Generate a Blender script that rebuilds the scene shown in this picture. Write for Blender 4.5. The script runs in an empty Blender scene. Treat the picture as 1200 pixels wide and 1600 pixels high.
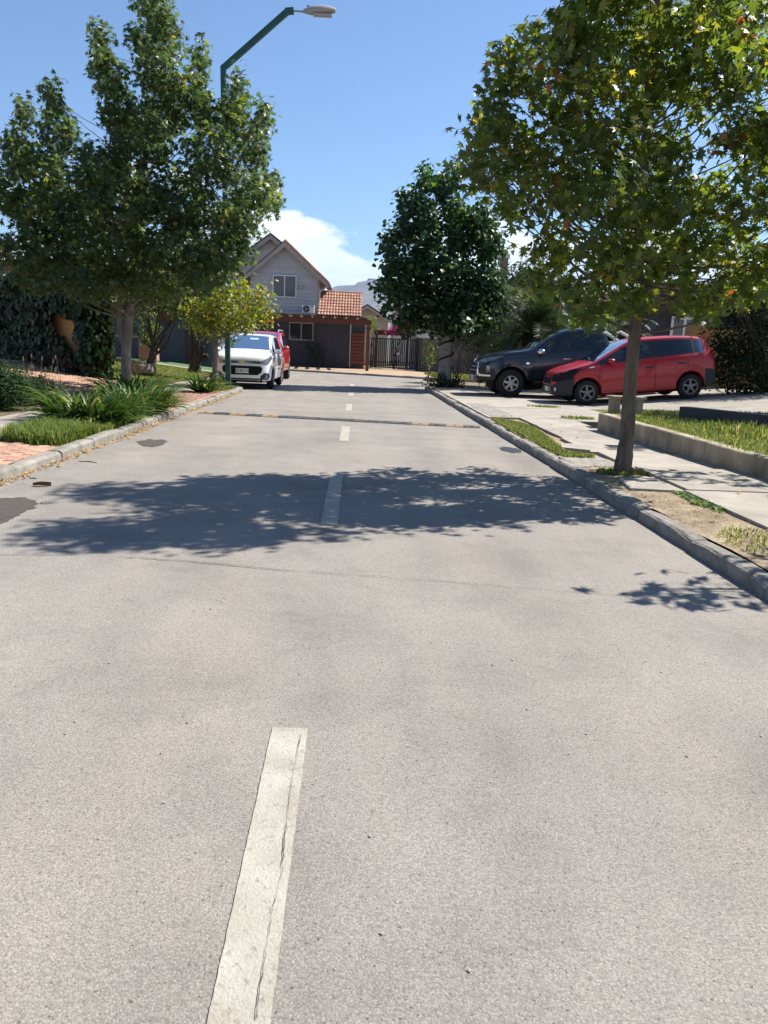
import bpy, math, random
import numpy as np
from mathutils import Vector, Matrix
from mathutils.bvhtree import BVHTree

random.seed(7); rng = np.random.default_rng(11)
scn = bpy.context.scene
COL = scn.collection
R = math.radians

# ------------------------------------------------------------------ camera
FPX, CAM_H, ROLL = 1200.0, 1.25, 0.042          # focal length in photo pixels, eye height, roll
PITCH = math.atan2(255 * math.cos(ROLL), FPX); YAW = R(2.5086)
def cam_axes():
    cy, sy, cp, sp = math.cos(YAW), math.sin(YAW), math.cos(PITCH), math.sin(PITCH)
    fw = np.array([sy * cp, cy * cp, -sp]); rt = np.array([cy, -sy, 0.0]); up = np.cross(rt, fw)
    c, s = math.cos(ROLL), math.sin(ROLL)
    return c * rt + s * up, -s * rt + c * up, fw
CR, CU, CF = cam_axes()
cam_d = bpy.data.cameras.new('camera'); cam = bpy.data.objects.new('camera', cam_d); COL.objects.link(cam)
cam.matrix_world = Matrix(((CR[0], CU[0], -CF[0], 0), (CR[1], CU[1], -CF[1], 0), (CR[2], CU[2], -CF[2], CAM_H), (0, 0, 0, 1)))
cam_d.sensor_fit = 'VERTICAL'; cam_d.sensor_height = 24.0; cam_d.lens = 24.0 * FPX / 1600.0
cam_d.clip_start = 0.05; cam_d.clip_end = 60000.0
scn.camera = cam
def pix(px, py):
    return CF + CR * (px - 600) / FPX - CU * (py - 800) / FPX
def G(px, py, z=0.0):
    d = pix(px, py); return np.array([0, 0, CAM_H]) + d * ((z - CAM_H) / d[2])
def atY(px, py, Y):
    d = pix(px, py); return np.array([0, 0, CAM_H]) + d * (Y / d[1])

# ------------------------------------------------------------------ sky and sun
SUN = Vector((0.72, 0.37, 1.0)).normalized()
SUN_EL = math.asin(SUN.z); SUN_AZ = math.atan2(SUN.x, SUN.y)
SKY_STRENGTH, SUN_STRENGTH, EXPOSURE = 0.059, 5.0, 1.03
world = bpy.data.worlds.new('World'); scn.world = world; world.use_nodes = True
nt = world.node_tree; nt.nodes.clear()
def N(tree, typ, **kw):
    n = tree.nodes.new(typ)
    for k, v in kw.items(): setattr(n, k, v)
    return n
out = N(nt, 'ShaderNodeOutputWorld'); bg = N(nt, 'ShaderNodeBackground')
sky = N(nt, 'ShaderNodeTexSky', sky_type='NISHITA', sun_disc=False)
sky.sun_elevation = SUN_EL; sky.sun_rotation = SUN_AZ; sky.altitude = 600; sky.air_density = 1.1; sky.dust_density = 0.35; sky.ozone_density = 2.2
tc = N(nt, 'ShaderNodeTexCoord'); sep = N(nt, 'ShaderNodeSeparateXYZ')
nt.links.new(tc.outputs['Generated'], sep.inputs[0])
mp = N(nt, 'ShaderNodeMapping'); mp.inputs['Scale'].default_value = (1, 1, 2.2); mp.inputs['Location'].default_value = (0.31, 0.2, 0)
nt.links.new(tc.outputs['Generated'], mp.inputs[0])
n1 = N(nt, 'ShaderNodeTexNoise'); n1.inputs['Scale'].default_value = 5.0; n1.inputs['Detail'].default_value = 9; n1.inputs['Roughness'].default_value = 0.55
nt.links.new(mp.outputs[0], n1.inputs['Vector'])
def M(tree, op, a, b=None, clamp=False):
    n = N(tree, 'ShaderNodeMath', operation=op, use_clamp=clamp)
    for i, v in enumerate((a, b)):
        if v is None: continue
        if isinstance(v, (int, float)): n.inputs[i].default_value = v
        else: tree.links.new(v, n.inputs[i])
    return n.outputs[0]
# low bank of cumulus all round the horizon: cloud where noise * reach exceeds the elevation
reach = M(nt, 'SUBTRACT', M(nt, 'MULTIPLY', n1.outputs[0], 0.40), 0.042)
cl = M(nt, 'MULTIPLY', M(nt, 'SUBTRACT', reach, sep.outputs[2]), 48.0, True)
n2 = N(nt, 'ShaderNodeTexNoise'); n2.inputs['Scale'].default_value = 9.0; n2.inputs['Detail'].default_value = 7
nt.links.new(mp.outputs[0], n2.inputs['Vector'])
crp = N(nt, 'ShaderNodeValToRGB'); crp.color_ramp.elements[0].position = 0.36; crp.color_ramp.elements[0].color = (7.0, 7.9, 9.6, 1)
crp.color_ramp.elements[1].position = 0.58; crp.color_ramp.elements[1].color = (11.0, 11.3, 11.8, 1)
nt.links.new(n2.outputs[0], crp.inputs[0])
mixc = N(nt, 'ShaderNodeMix', data_type='RGBA')
nt.links.new(M(nt, 'MULTIPLY', cl, 0.94), mixc.inputs[0]); skm = N(nt, 'ShaderNodeMix', data_type='RGBA', blend_type='MULTIPLY'); skm.inputs[0].default_value = 1.0; skm.inputs[7].default_value = (1.06, 1.15, 1.28, 1); nt.links.new(sky.outputs[0], skm.inputs[6]); nt.links.new(skm.outputs[2], mixc.inputs[6]); nt.links.new(crp.outputs[0], mixc.inputs[7])
nt.links.new(mixc.outputs[2], bg.inputs[0]); bg.inputs[1].default_value = SKY_STRENGTH
nt.links.new(bg.outputs[0], out.inputs[0])
sun_d = bpy.data.lights.new('sun', 'SUN'); sun_d.energy = SUN_STRENGTH; sun_d.angle = R(0.53); sun_d.color = (1.0, 0.945, 0.86)
sun = bpy.data.objects.new('sun', sun_d); COL.objects.link(sun)
sun.rotation_euler = SUN.to_track_quat('Z', 'Y').to_euler(); sun.location = (20, 10, 40)
scn.view_settings.view_transform = 'Standard'; scn.view_settings.look = 'None'
scn.view_settings.exposure = EXPOSURE; scn.view_settings.gamma = 1.0
scn.view_settings.use_curve_mapping = False

# ------------------------------------------------------------------ materials
def lin(r, g, b):
    f = lambda c: c / 12.92 if c <= 0.04045 else ((c + 0.055) / 1.055) ** 2.4
    return (f(r / 255), f(g / 255), f(b / 255))
def mat(name, col, rough=0.7, spec=0.4, metal=0.0, var=0.0, scale=4.0, bump=0.0, bscale=60.0, col2=None, coat=0.0, stretch=None, detail=5, emit=None):
    m = bpy.data.materials.new(name); m.use_nodes = True; t = m.node_tree; b = t.nodes['Principled BSDF']
    b.inputs['Base Color'].default_value = (*col, 1); b.inputs['Roughness'].default_value = rough
    b.inputs['Specular IOR Level'].default_value = spec; b.inputs['Metallic'].default_value = metal
    if coat: b.inputs['Coat Weight'].default_value = coat; b.inputs['Coat Roughness'].default_value = 0.04
    c = N(t, 'ShaderNodeTexCoord'); vec = c.outputs['Object']
    if stretch:
        q = N(t, 'ShaderNodeMapping'); q.inputs['Scale'].default_value = stretch; t.links.new(vec, q.inputs[0]); vec = q.outputs[0]
    if var or col2:
        n = N(t, 'ShaderNodeTexNoise'); n.inputs['Scale'].default_value = scale; n.inputs['Detail'].default_value = detail; n.inputs['Roughness'].default_value = 0.62
        t.links.new(vec, n.inputs['Vector'])
        r = N(t, 'ShaderNodeValToRGB'); r.color_ramp.elements[0].position = 0.34; r.color_ramp.elements[1].position = 0.68
        c2 = col2 if col2 else tuple(min(1, x * (1 + var)) for x in col)
        c1 = col if col2 else tuple(x * (1 - var) for x in col)
        r.color_ramp.elements[0].color = (*c1, 1); r.color_ramp.elements[1].color = (*c2, 1)
        t.links.new(n.outputs[0], r.inputs[0]); t.links.new(r.outputs[0], b.inputs['Base Color'])
    if bump:
        n = N(t, 'ShaderNodeTexNoise'); n.inputs['Scale'].default_value = bscale; n.inputs['Detail'].default_value = 4; t.links.new(vec, n.inputs['Vector'])
        u = N(t, 'ShaderNodeBump'); u.inputs['Strength'].default_value = bump; u.inputs['Distance'].default_value = 0.02
        t.links.new(n.outputs[0], u.inputs['Height']); t.links.new(u.outputs[0], b.inputs['Normal'])
    return m
def rand_tint(m, amt=0.18, hue=0.0):
    """each object (brick, slab, tile) gets its own slight brightness"""
    t = m.node_tree; b = t.nodes['Principled BSDF']; s = b.inputs['Base Color']
    i = N(t, 'ShaderNodeObjectInfo'); h = N(t, 'ShaderNodeHueSaturation')
    if s.links: t.links.new(s.links[0].from_socket, h.inputs['Color'])
    else: h.inputs['Color'].default_value = s.default_value
    t.links.new(M(t, 'ADD', M(t, 'MULTIPLY', i.outputs['Random'], 2 * amt), 1 - amt), h.inputs['Value'])
    if hue: t.links.new(M(t, 'ADD', M(t, 'MULTIPLY', i.outputs['Random'], 2 * hue), 0.5 - hue), h.inputs['Hue'])
    t.links.new(h.outputs[0], b.inputs['Base Color']); return m
def leafmat(name, rough=0.42, trans=0.35, spec=0.45, val=1.6):
    m = bpy.data.materials.new(name); m.use_nodes = True; t = m.node_tree; b = t.nodes['Principled BSDF']; o = t.nodes['Material Output']
    a = N(t, 'ShaderNodeAttribute', attribute_name='Col')
    t.links.new(a.outputs['Color'], b.inputs['Base Color']); b.inputs['Roughness'].default_value = rough; b.inputs['Specular IOR Level'].default_value = spec
    tr = N(t, 'ShaderNodeBsdfTranslucent'); hs = N(t, 'ShaderNodeHueSaturation'); hs.inputs['Value'].default_value = val; hs.inputs['Saturation'].default_value = 1.15; hs.inputs['Hue'].default_value = 0.492
    t.links.new(a.outputs['Color'], hs.inputs['Color']); t.links.new(hs.outputs[0], tr.inputs[0])
    mx = N(t, 'ShaderNodeMixShader'); mx.inputs[0].default_value = trans
    t.links.new(b.outputs[0], mx.inputs[1]); t.links.new(tr.outputs[0], mx.inputs[2]); t.links.new(mx.outputs[0], o.inputs[0]); return m
def glassmat(name, tint=(0.35, 0.42, 0.45), refl=1.0):
    m = bpy.data.materials.new(name); m.use_nodes = True; t = m.node_tree; t.nodes.clear(); o = N(t, 'ShaderNodeOutputMaterial')
    tr = N(t, 'ShaderNodeBsdfTransparent'); tr.inputs[0].default_value = (*tint, 1); g = N(t, 'ShaderNodeBsdfGlossy'); g.inputs['Roughness'].default_value = 0.03
    fr = N(t, 'ShaderNodeFresnel'); fr.inputs[0].default_value = 1.52; mx = N(t, 'ShaderNodeMixShader')
    t.links.new(M(t, 'MULTIPLY', fr.outputs[0], refl, True), mx.inputs[0]); t.links.new(tr.outputs[0], mx.inputs[1]); t.links.new(g.outputs[0], mx.inputs[2]); t.links.new(mx.outputs[0], o.inputs[0]); return m

def asphalt():
    m = bpy.data.materials.new('asphalt'); m.use_nodes = True; t = m.node_tree; b = t.nodes['Principled BSDF']
    v = N(t, 'ShaderNodeTexCoord').outputs['Object']
    def noise(s, d=4, r=0.6, stretch=None):
        n = N(t, 'ShaderNodeTexNoise'); n.inputs['Scale'].default_value = s; n.inputs['Detail'].default_value = d; n.inputs['Roughness'].default_value = r
        if stretch:
            q = N(t, 'ShaderNodeMapping'); q.inputs['Scale'].default_value = stretch; t.links.new(v, q.inputs[0]); t.links.new(q.outputs[0], n.inputs['Vector'])
        else: t.links.new(v, n.inputs['Vector'])
        return n.outputs[0]
    def ramp(fac, p0, c0, p1, c1):
        r = N(t, 'ShaderNodeValToRGB'); e = r.color_ramp.elements; e[0].position = p0; e[0].color = (*c0, 1); e[1].position = p1; e[1].color = (*c1, 1); t.links.new(fac, r.inputs[0]); return r.outputs[0]
    def mul(a, c):
        x = N(t, 'ShaderNodeMix', data_type='RGBA', blend_type='MULTIPLY'); x.inputs[0].default_value = 1.0; t.links.new(a, x.inputs[6]); t.links.new(c, x.inputs[7]); return x.outputs[2]
    base = ramp(noise(0.8, 5, 0.6), 0.32, (0.240, 0.221, 0.199), 0.68, (0.300, 0.279, 0.252))      # broad worn and dusty patches
    base = mul(base, ramp(noise(0.45, 4, 0.6, (3.0, 0.35, 1)), 0.35, (0.90, 0.90, 0.91), 0.65, (1.05, 1.04, 1.03)))   # wheel tracks along the lane
    base = mul(base, ramp(noise(150, 3, 0.75), 0.30, (0.74, 0.74, 0.745), 0.62, (1.10, 1.10, 1.09)))
    vo = N(t, 'ShaderNodeTexVoronoi'); vo.inputs['Scale'].default_value = 190; t.links.new(v, vo.inputs['Vector'])
    g = ramp(vo.outputs['Distance'], 0.0, (1.07, 1.07, 1.07), 0.75, (0.82, 0.82, 0.82)); base = mul(base, g)
    sx = N(t, 'ShaderNodeSeparateColor'); t.links.new(vo.outputs['Color'], sx.inputs[0]); base = mul(base, ramp(sx.outputs[0], 0.0, (0.80, 0.79, 0.78), 1.0, (1.18, 1.17, 1.16)))
    base = mul(base, ramp(noise(1.7, 5, 0.65), 0.36, (0.88, 0.88, 0.885), 0.52, (1.02, 1.02, 1.02)))
    spots = ramp(noise(85, 2, 0.5), 0.29, (0.46, 0.45, 0.43), 0.36, (1, 1, 1)); base = mul(base, spots)
    light = ramp(noise(95, 2, 0.5), 0.68, (1, 1, 1), 0.76, (1.22, 1.2, 1.15)); base = mul(base, light)
    t.links.new(base, b.inputs['Base Color']); b.inputs['Roughness'].default_value = 0.88; b.inputs['Specular IOR Level'].default_value = 0.25
    h = M(t, 'ADD', M(t, 'MULTIPLY', vo.outputs['Distance'], -0.8), noise(150, 3, 0.7))
    u = N(t, 'ShaderNodeBump'); u.inputs['Strength'].default_value = 0.38; u.inputs['Distance'].default_value = 0.005
    t.links.new(h, u.inputs['Height']); t.links.new(u.outputs[0], b.inputs['Normal']); return m
def paint(name, c, wear=0.35):
    """thermoplastic road paint with chips and hairline cracks"""
    m = mat(name, c, 0.75, 0.3, bump=0.3, bscale=140); t = m.node_tree; b = t.nodes['Principled BSDF']; v = N(t, 'ShaderNodeTexCoord').outputs['Object']
    n = N(t, 'ShaderNodeTexNoise'); n.inputs['Scale'].default_value = 42; n.inputs['Detail'].default_value = 6; n.inputs['Roughness'].default_value = 0.7; t.links.new(v, n.inputs['Vector'])
    r = N(t, 'ShaderNodeValToRGB'); e = r.color_ramp.elements; e[0].position = wear; e[0].color = (0.27, 0.25, 0.22, 1); e[1].position = wear + 0.05; e[1].color = (*c, 1); t.links.new(n.outputs[0], r.inputs[0])
    n2 = N(t, 'ShaderNodeTexNoise'); n2.inputs['Scale'].default_value = 6; n2.inputs['Detail'].default_value = 4; t.links.new(v, n2.inputs['Vector'])
    r2 = N(t, 'ShaderNodeValToRGB'); e = r2.color_ramp.elements; e[0].position = 0.35; e[0].color = (0.82, 0.80, 0.76, 1); e[1].position = 0.65; e[1].color = (1.05, 1.05, 1.05, 1); t.links.new(n2.outputs[0], r2.inputs[0])
    x = N(t, 'ShaderNodeMix', data_type='RGBA', blend_type='MULTIPLY'); x.inputs[0].default_value = 1; t.links.new(r.outputs[0], x.inputs[6]); t.links.new(r2.outputs[0], x.inputs[7]); t.links.new(x.outputs[2], b.inputs['Base Color'])
    return m

MT = dict(
    asphalt=asphalt(), paint=paint('road_paint', (0.36, 0.34, 0.29), 0.385), paint_y=paint('bump_yellow', (0.27, 0.185, 0.09), 0.40),
    rubber=mat('rubber', (0.028, 0.028, 0.03), 0.75, 0.3, var=0.4, scale=12, col2=(0.10, 0.095, 0.09)),
    kerb=rand_tint(mat('kerb_concrete', (0.165, 0.153, 0.134), 0.9, 0.2, scale=6, col2=(0.29, 0.27, 0.24), bump=0.5, bscale=45), 0.10),
    slab=rand_tint(mat('pavement_concrete', (0.255, 0.228, 0.192), 0.9, 0.2, scale=2.6, col2=(0.355, 0.325, 0.28), bump=0.25, bscale=80), 0.08),
    wallc=mat('stained_concrete', (0.19, 0.155, 0.105), 0.92, 0.2, scale=3.5, col2=(0.39, 0.33, 0.245), bump=0.5, bscale=30, stretch=(1, 1, 0.5)),
    dirt=mat('dirt', (0.17, 0.128, 0.085), 0.95, 0.1, scale=5, col2=(0.34, 0.275, 0.195), bump=0.8, bscale=38, detail=8),
    soil=mat('soil', (0.10, 0.075, 0.05), 0.95, 0.1, scale=6, col2=(0.18, 0.14, 0.09), bump=0.8, bscale=30),
    brick=rand_tint(mat('brick_paver', (0.31, 0.18, 0.125), 0.9, 0.2, scale=16, col2=(0.46, 0.30, 0.22), bump=0.35, bscale=70), 0.16, 0.012),
    mortar=mat('sand_joint', (0.27, 0.20, 0.14), 0.95, 0.1, var=0.25, scale=20),
    lawn=mat('lawn_base', (0.065, 0.085, 0.022), 0.95, 0.1, scale=5, col2=(0.14, 0.145, 0.045), bump=0.6, bscale=40),
    turf=mat('artificial_turf', (0.085, 0.15, 0.07), 0.95, 0.1, var=0.2, scale=8),
    grass=leafmat('grass_blade', 0.5, 0.4, 0.3), leaf=leafmat('leaf', 0.42, 0.45, 0.45), thin=leafmat('backlit_leaf', 0.40, 0.52, 0.5, 1.9), gloss=leafmat('glossy_leaf', 0.42, 0.25, 0.35), matte=leafmat('matte_leaf', 0.75, 0.35, 0.15), dry=leafmat('dry_leaf', 0.8, 0.3, 0.2),  # thin: copy of leaf, transmitted colour brightened to look backlit
    bark=mat('bark', (0.085, 0.066, 0.05), 0.95, 0.15, scale=9, col2=(0.20, 0.16, 0.125), bump=1.0, bscale=28, stretch=(1.6, 1.6, 0.35)),
    bark_g=mat('grey_bark', (0.125, 0.105, 0.088), 0.9, 0.15, scale=8, col2=(0.26, 0.225, 0.195), bump=0.7, bscale=30, stretch=(1.3, 1.3, 0.45)),
    bark_d=mat('dark_bark', (0.04, 0.032, 0.026), 0.95, 0.15, scale=8, col2=(0.10, 0.082, 0.066), bump=1.0, bscale=25, stretch=(1.4, 1.4, 0.4)),
    bark_w=mat('limewashed_bark', (0.20, 0.19, 0.175), 0.95, 0.15, scale=7, col2=(0.36, 0.345, 0.32), bump=0.7, bscale=30),
    siding=rand_tint(mat('grey_siding', (0.47, 0.46, 0.46), 0.7, 0.3, scale=3, var=0.06), 0.04),
    slate=mat('dark_render', (0.062, 0.062, 0.072), 0.85, 0.25, var=0.15, scale=2.5, bump=0.2, bscale=60),
    blueg=mat('blue_grey_render', (0.085, 0.10, 0.125), 0.85, 0.25, var=0.15, scale=2, bump=0.2, bscale=60),
    tan=mat('tan_render', (0.20, 0.155, 0.125), 0.9, 0.2, var=0.15, scale=2.2, bump=0.3, bscale=50),
    beige=mat('beige_render', (0.42, 0.36, 0.29), 0.9, 0.2, var=0.1, scale=2),
    ochre=mat('ochre_render', (0.42, 0.22, 0.075), 0.9, 0.2, scale=3, col2=(0.50, 0.28, 0.11), bump=0.3, bscale=50),
    fascia=mat('fascia_board', (0.36, 0.315, 0.27), 0.7, 0.3, var=0.1, scale=4),
    tile=rand_tint(mat('terracotta_tile', (0.27, 0.125, 0.082), 0.8, 0.3, scale=7, col2=(0.46, 0.27, 0.195), bump=0.3, bscale=40), 0.18, 0.01),
    shingle=mat('brown_shingle', (0.115, 0.07, 0.052), 0.9, 0.2, scale=7, col2=(0.19, 0.12, 0.09), bump=0.5, bscale=20),
    timber=rand_tint(mat('stained_timber', (0.12, 0.038, 0.024), 0.7, 0.3, scale=6, col2=(0.19, 0.066, 0.038), bump=0.3, bscale=30, stretch=(1, 1, 6)), 0.12),
    pale_timber=mat('pale_sunlit_timber', (0.55, 0.37, 0.20), 0.8, 0.2, var=0.2, scale=20),  # pale wood colour, also used as painted sunlight on the rafter ends
    white=mat('white_upvc', (0.72, 0.72, 0.70), 0.5, 0.4, var=0.04, scale=3), offw=mat('off_white', (0.6, 0.58, 0.54), 0.6, 0.3, var=0.08, scale=5),
    winglass=mat('window_pane', (0.022, 0.026, 0.032), 0.06, 0.6), winglass2=mat('blue_window_pane', (0.03, 0.042, 0.065), 0.08, 0.6),
    black=mat('black_metal', (0.016, 0.016, 0.019), 0.5, 0.4), dark=mat('dark_plastic', (0.02, 0.021, 0.024), 0.6, 0.4), void=mat('dark_trim', (0.010, 0.010, 0.012), 0.8, 0.2),
    galv=mat('galvanised_steel', (0.28, 0.29, 0.30), 0.5, 0.4, 0.6, var=0.1, scale=10),
    greenp=mat('green_paint', (0.010, 0.075, 0.058), 0.45, 0.45, var=0.15, scale=5), lampg=mat('lamp_grey', (0.34, 0.32, 0.32), 0.5, 0.4),
    lens=mat('lamp_lens', (0.40, 0.40, 0.42), 0.2, 0.5), chrome=mat('chrome', (0.72, 0.73, 0.75), 0.12, 0.5, 1.0), alu=mat('alloy', (0.36, 0.36, 0.37), 0.34, 0.5, 0.85),
    alud=mat('dull_alloy', (0.19, 0.185, 0.18), 0.5, 0.4, 0.6), tyre=mat('tyre_rubber', (0.022, 0.022, 0.023), 0.85, 0.2, var=0.3, scale=20), plate=mat('number_plate', (0.62, 0.62, 0.58), 0.5, 0.4),
    carwhite=mat('white_car_paint', (0.74, 0.74, 0.74), 0.25, 0.5, coat=0.8), carred=mat('dusty_red_car_paint', (0.33, 0.010, 0.016), 0.38, 0.4, coat=0.35, var=0.1, scale=3),
    cardk=mat('dark_car_paint', (0.012, 0.015, 0.024), 0.28, 0.5, 0.2, coat=0.8), suvred=mat('bright_red_car_paint', (0.42, 0.018, 0.028), 0.25, 0.5, coat=0.8), bumper=mat('unpainted_bumper', (0.026, 0.028, 0.030), 0.65, 0.35, var=0.15, scale=4),
    carglass=glassmat('car_glass', (0.40, 0.46, 0.48), 1.6), privacy=glassmat('tinted_car_glass', (0.10, 0.12, 0.14), 1.5), headlight=mat('headlight_lens', (0.17, 0.175, 0.18), 0.12, 0.6, 0.2, coat=1.0), lampred=mat('tail_lamp', (0.35, 0.02, 0.02), 0.2, 0.6, coat=1.0),
    seat=mat('seat_fabric', (0.055, 0.055, 0.06), 0.9, 0.2), gold=mat('gold_emblem', (0.62, 0.42, 0.10), 0.25, 0.5, 0.9), sticker=mat('pale_green_sticker', (0.35, 0.6, 0.5), 0.6, 0.3), ink=mat('black_ink', (0.015, 0.015, 0.015), 0.7, 0.2),
    damp=mat('damp_asphalt', (0.03, 0.029, 0.028), 0.42, 0.4, var=0.3, scale=18, bump=0.4, bscale=80), tar=mat('crack_tar', (0.07, 0.064, 0.056), 0.9, 0.1), oil=mat('oil_stain', (0.075, 0.066, 0.058), 0.8, 0.2, var=0.2, scale=25),
    rock=mat('mountain_rock', (0.13, 0.115, 0.10), 0.95, 0.1, scale=0.004, col2=(0.22, 0.20, 0.17)), ground=mat('dry_ground', (0.15, 0.125, 0.09), 0.95, 0.1, scale=0.6, col2=(0.22, 0.19, 0.14)),
    ac=mat('ac_casing', (0.66, 0.66, 0.64), 0.5, 0.4), pink=leafmat('pink_bract', 0.6, 0.4, 0.2), pot=mat('clay_pot', (0.36, 0.22, 0.15), 0.85, 0.2, var=0.15, scale=8),
    twig=mat('dry_twig', (0.09, 0.07, 0.055), 0.9, 0.1), gravel=mat('gravel_stone', (0.19, 0.18, 0.165), 0.9, 0.2, scale=9, col2=(0.36, 0.34, 0.31)))

# ------------------------------------------------------------------ mesh helpers
def setp(o, label=None, cat=None, group=None, kind=None):
    for k, v in (('label', label), ('category', cat), ('group', group), ('kind', kind)):
        if v: o[k] = v
    return o
def base_of(p):
    v = Vector((0, 0, 0))
    while p is not None: v += p.location; p = p.parent
    return v
def link(name, me, mt=None, parent=None, world_coords=True):
    o = bpy.data.objects.new(name, me); COL.objects.link(o)
    if mt is not None and me is not None and len(me.materials) == 0: me.materials.append(MT[mt] if isinstance(mt, str) else mt)
    if parent is not None: o.parent = parent
    return o
def thing(name, label, cat, loc=(0, 0, 0), rz=0.0, group=None):
    o = bpy.data.objects.new(name, None); COL.objects.link(o); o.location = loc; o.rotation_euler = (0, 0, rz); o.empty_display_size = 0.1
    return setp(o, label, cat, group)
class MB:
    def __init__(s): s.v = []; s.f = []
    def add(s, vs, fs):
        n = len(s.v); s.v += [tuple(map(float, p)) for p in vs]; s.f += [tuple(i + n for i in f) for f in fs]; return s
    def box(s, a, b, rz=0.0, bev=0.0, piv=None):
        """axis box from corner a to corner b, chamfered upright edges and top when bev, turned by rz about piv"""
        x0, y0, z0 = a; x1, y1, z1 = b
        if bev:
            e = bev
            ring = lambda i: [(x0 + i, y0 + e + i), (x0 + e + i, y0 + i), (x1 - e - i, y0 + i), (x1 - i, y0 + e + i), (x1 - i, y1 - e - i), (x1 - e - i, y1 - i), (x0 + e + i, y1 - i), (x0 + i, y1 - e - i)]
            vs = [(x, y, z0) for x, y in ring(0)] + [(x, y, z1 - e) for x, y in ring(0)] + [(x, y, z1) for x, y in ring(e * 0.7)]
            fs = [tuple(range(7, -1, -1)), tuple(range(16, 24))] + [(k * 8 + i, k * 8 + (i + 1) % 8, k * 8 + 8 + (i + 1) % 8, k * 8 + 8 + i) for k in (0, 1) for i in range(8)]
        else:
            vs = [(x0, y0, z0), (x1, y0, z0), (x1, y1, z0), (x0, y1, z0), (x0, y0, z1), (x1, y0, z1), (x1, y1, z1), (x0, y1, z1)]
            fs = [(3, 2, 1, 0), (4, 5, 6, 7), (0, 1, 5, 4), (1, 2, 6, 5), (2, 3, 7, 6), (3, 0, 4, 7)]
        if rz:
            p = piv or ((x0 + x1) / 2, (y0 + y1) / 2); c, q = math.cos(rz), math.sin(rz)
            vs = [(p[0] + (x - p[0]) * c - (y - p[1]) * q, p[1] + (x - p[0]) * q + (y - p[1]) * c, z) for x, y, z in vs]
        return s.add(vs, fs)
    def bar(s, p, q, w, h=None, up=(0, 0, 1)):
        """rectangular bar from p to q"""
        p, q = Vector(p), Vector(q); h = h or w; d = (q - p).normalized(); u = Vector(up)
        if abs(d.dot(u)) > 0.98: u = Vector((0, 1, 0))
        a = d.cross(u).normalized() * w / 2; b = a.cross(d).normalized() * h / 2
        vs = [p - a - b, p + a - b, p + a + b, p - a + b, q - a - b, q + a - b, q + a + b, q - a + b]
        return s.add(vs, [(0, 1, 2, 3), (7, 6, 5, 4), (0, 4, 5, 1), (1, 5, 6, 2), (2, 6, 7, 3), (3, 7, 4, 0)])
    def tube(s, pts, rad, n=8, cap=True, jag=0.0, ridge=0.0):
        rd = [random.uniform(-ridge, ridge) for _ in range(n)]
        pts = [Vector(p) for p in pts]; rad = [rad] * len(pts) if isinstance(rad, (int, float)) else rad; vs = []; fs = []
        u = Vector((1, 0, 0)) if abs((pts[-1] - pts[0]).normalized().x) < 0.9 else Vector((0, 1, 0))
        for i, p in enumerate(pts):
            d = (pts[min(i + 1, len(pts) - 1)] - pts[max(i - 1, 0)]).normalized(); a = (u - d * u.dot(d)).normalized(); b = d.cross(a); u = a
            for k in range(n):
                r = rad[i] * (1 + rd[k] + (random.uniform(-jag, jag) if jag else 0)); t = 2 * math.pi * k / n
                vs.append(p + a * math.cos(t) * r + b * math.sin(t) * r)
        for i in range(len(pts) - 1):
            for k in range(n): fs.append((i * n + k, i * n + (k + 1) % n, (i + 1) * n + (k + 1) % n, (i + 1) * n + k))
        if cap: fs += [tuple(range(n - 1, -1, -1)), tuple(range((len(pts) - 1) * n, len(pts) * n))]
        return s.add(vs, fs)
    def lathe(s, prof, n=20, axis='z', c=(0, 0, 0)):
        """prof: (r, h) pairs turned about axis through c"""
        vs = []
        for r, h in prof:
            for k in range(n):
                t = 2 * math.pi * k / n; a, b = r * math.cos(t), r * math.sin(t)
                vs.append({'z': (c[0] + a, c[1] + b, c[2] + h), 'y': (c[0] + a, c[1] + h, c[2] + b), 'x': (c[0] + h, c[1] + a, c[2] + b)}[axis])
        fs = [(i * n + k, i * n + (k + 1) % n, (i + 1) * n + (k + 1) % n, (i + 1) * n + k) for i in range(len(prof) - 1) for k in range(n)]
        return s.add(vs, fs)
    def prism(s, poly, z0, z1):
        """upright prism of a plan polygon"""
        n = len(poly); z0f = z0 if callable(z0) else (lambda x, y: z0); z1f = z1 if callable(z1) else (lambda x, y: z1)
        vs = [(x, y, z0f(x, y)) for x, y in poly] + [(x, y, z1f(x, y)) for x, y in poly]
        return s.add(vs, [tuple(range(n - 1, -1, -1)), tuple(range(n, 2 * n))] + [(i, (i + 1) % n, n + (i + 1) % n, n + i) for i in range(n)])
    def wallpoly(s, poly, y0, y1):
        """prism of an elevation polygon (x, z) between depths y0 and y1"""
        n = len(poly); vs = [(x, y0, z) for x, z in poly] + [(x, y1, z) for x, z in poly]
        return s.add(vs, [tuple(range(n)), tuple(range(2 * n - 1, n - 1, -1))] + [(i, n + i, n + (i + 1) % n, (i + 1) % n) for i in range(n)])
    def build(s, name, mt, parent=None, smooth=False, local=False, sharp=35):
        b = Vector((0, 0, 0)) if local else base_of(parent)
        me = bpy.data.meshes.new(name); me.from_pydata([(x - b.x, y - b.y, z - b.z) for x, y, z in s.v], [], s.f); me.update()
        if smooth:
            me.polygons.foreach_set('use_smooth', [True] * len(me.polygons)); me.set_sharp_from_angle(angle=R(sharp))
        return link(name, me, mt, parent)
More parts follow.
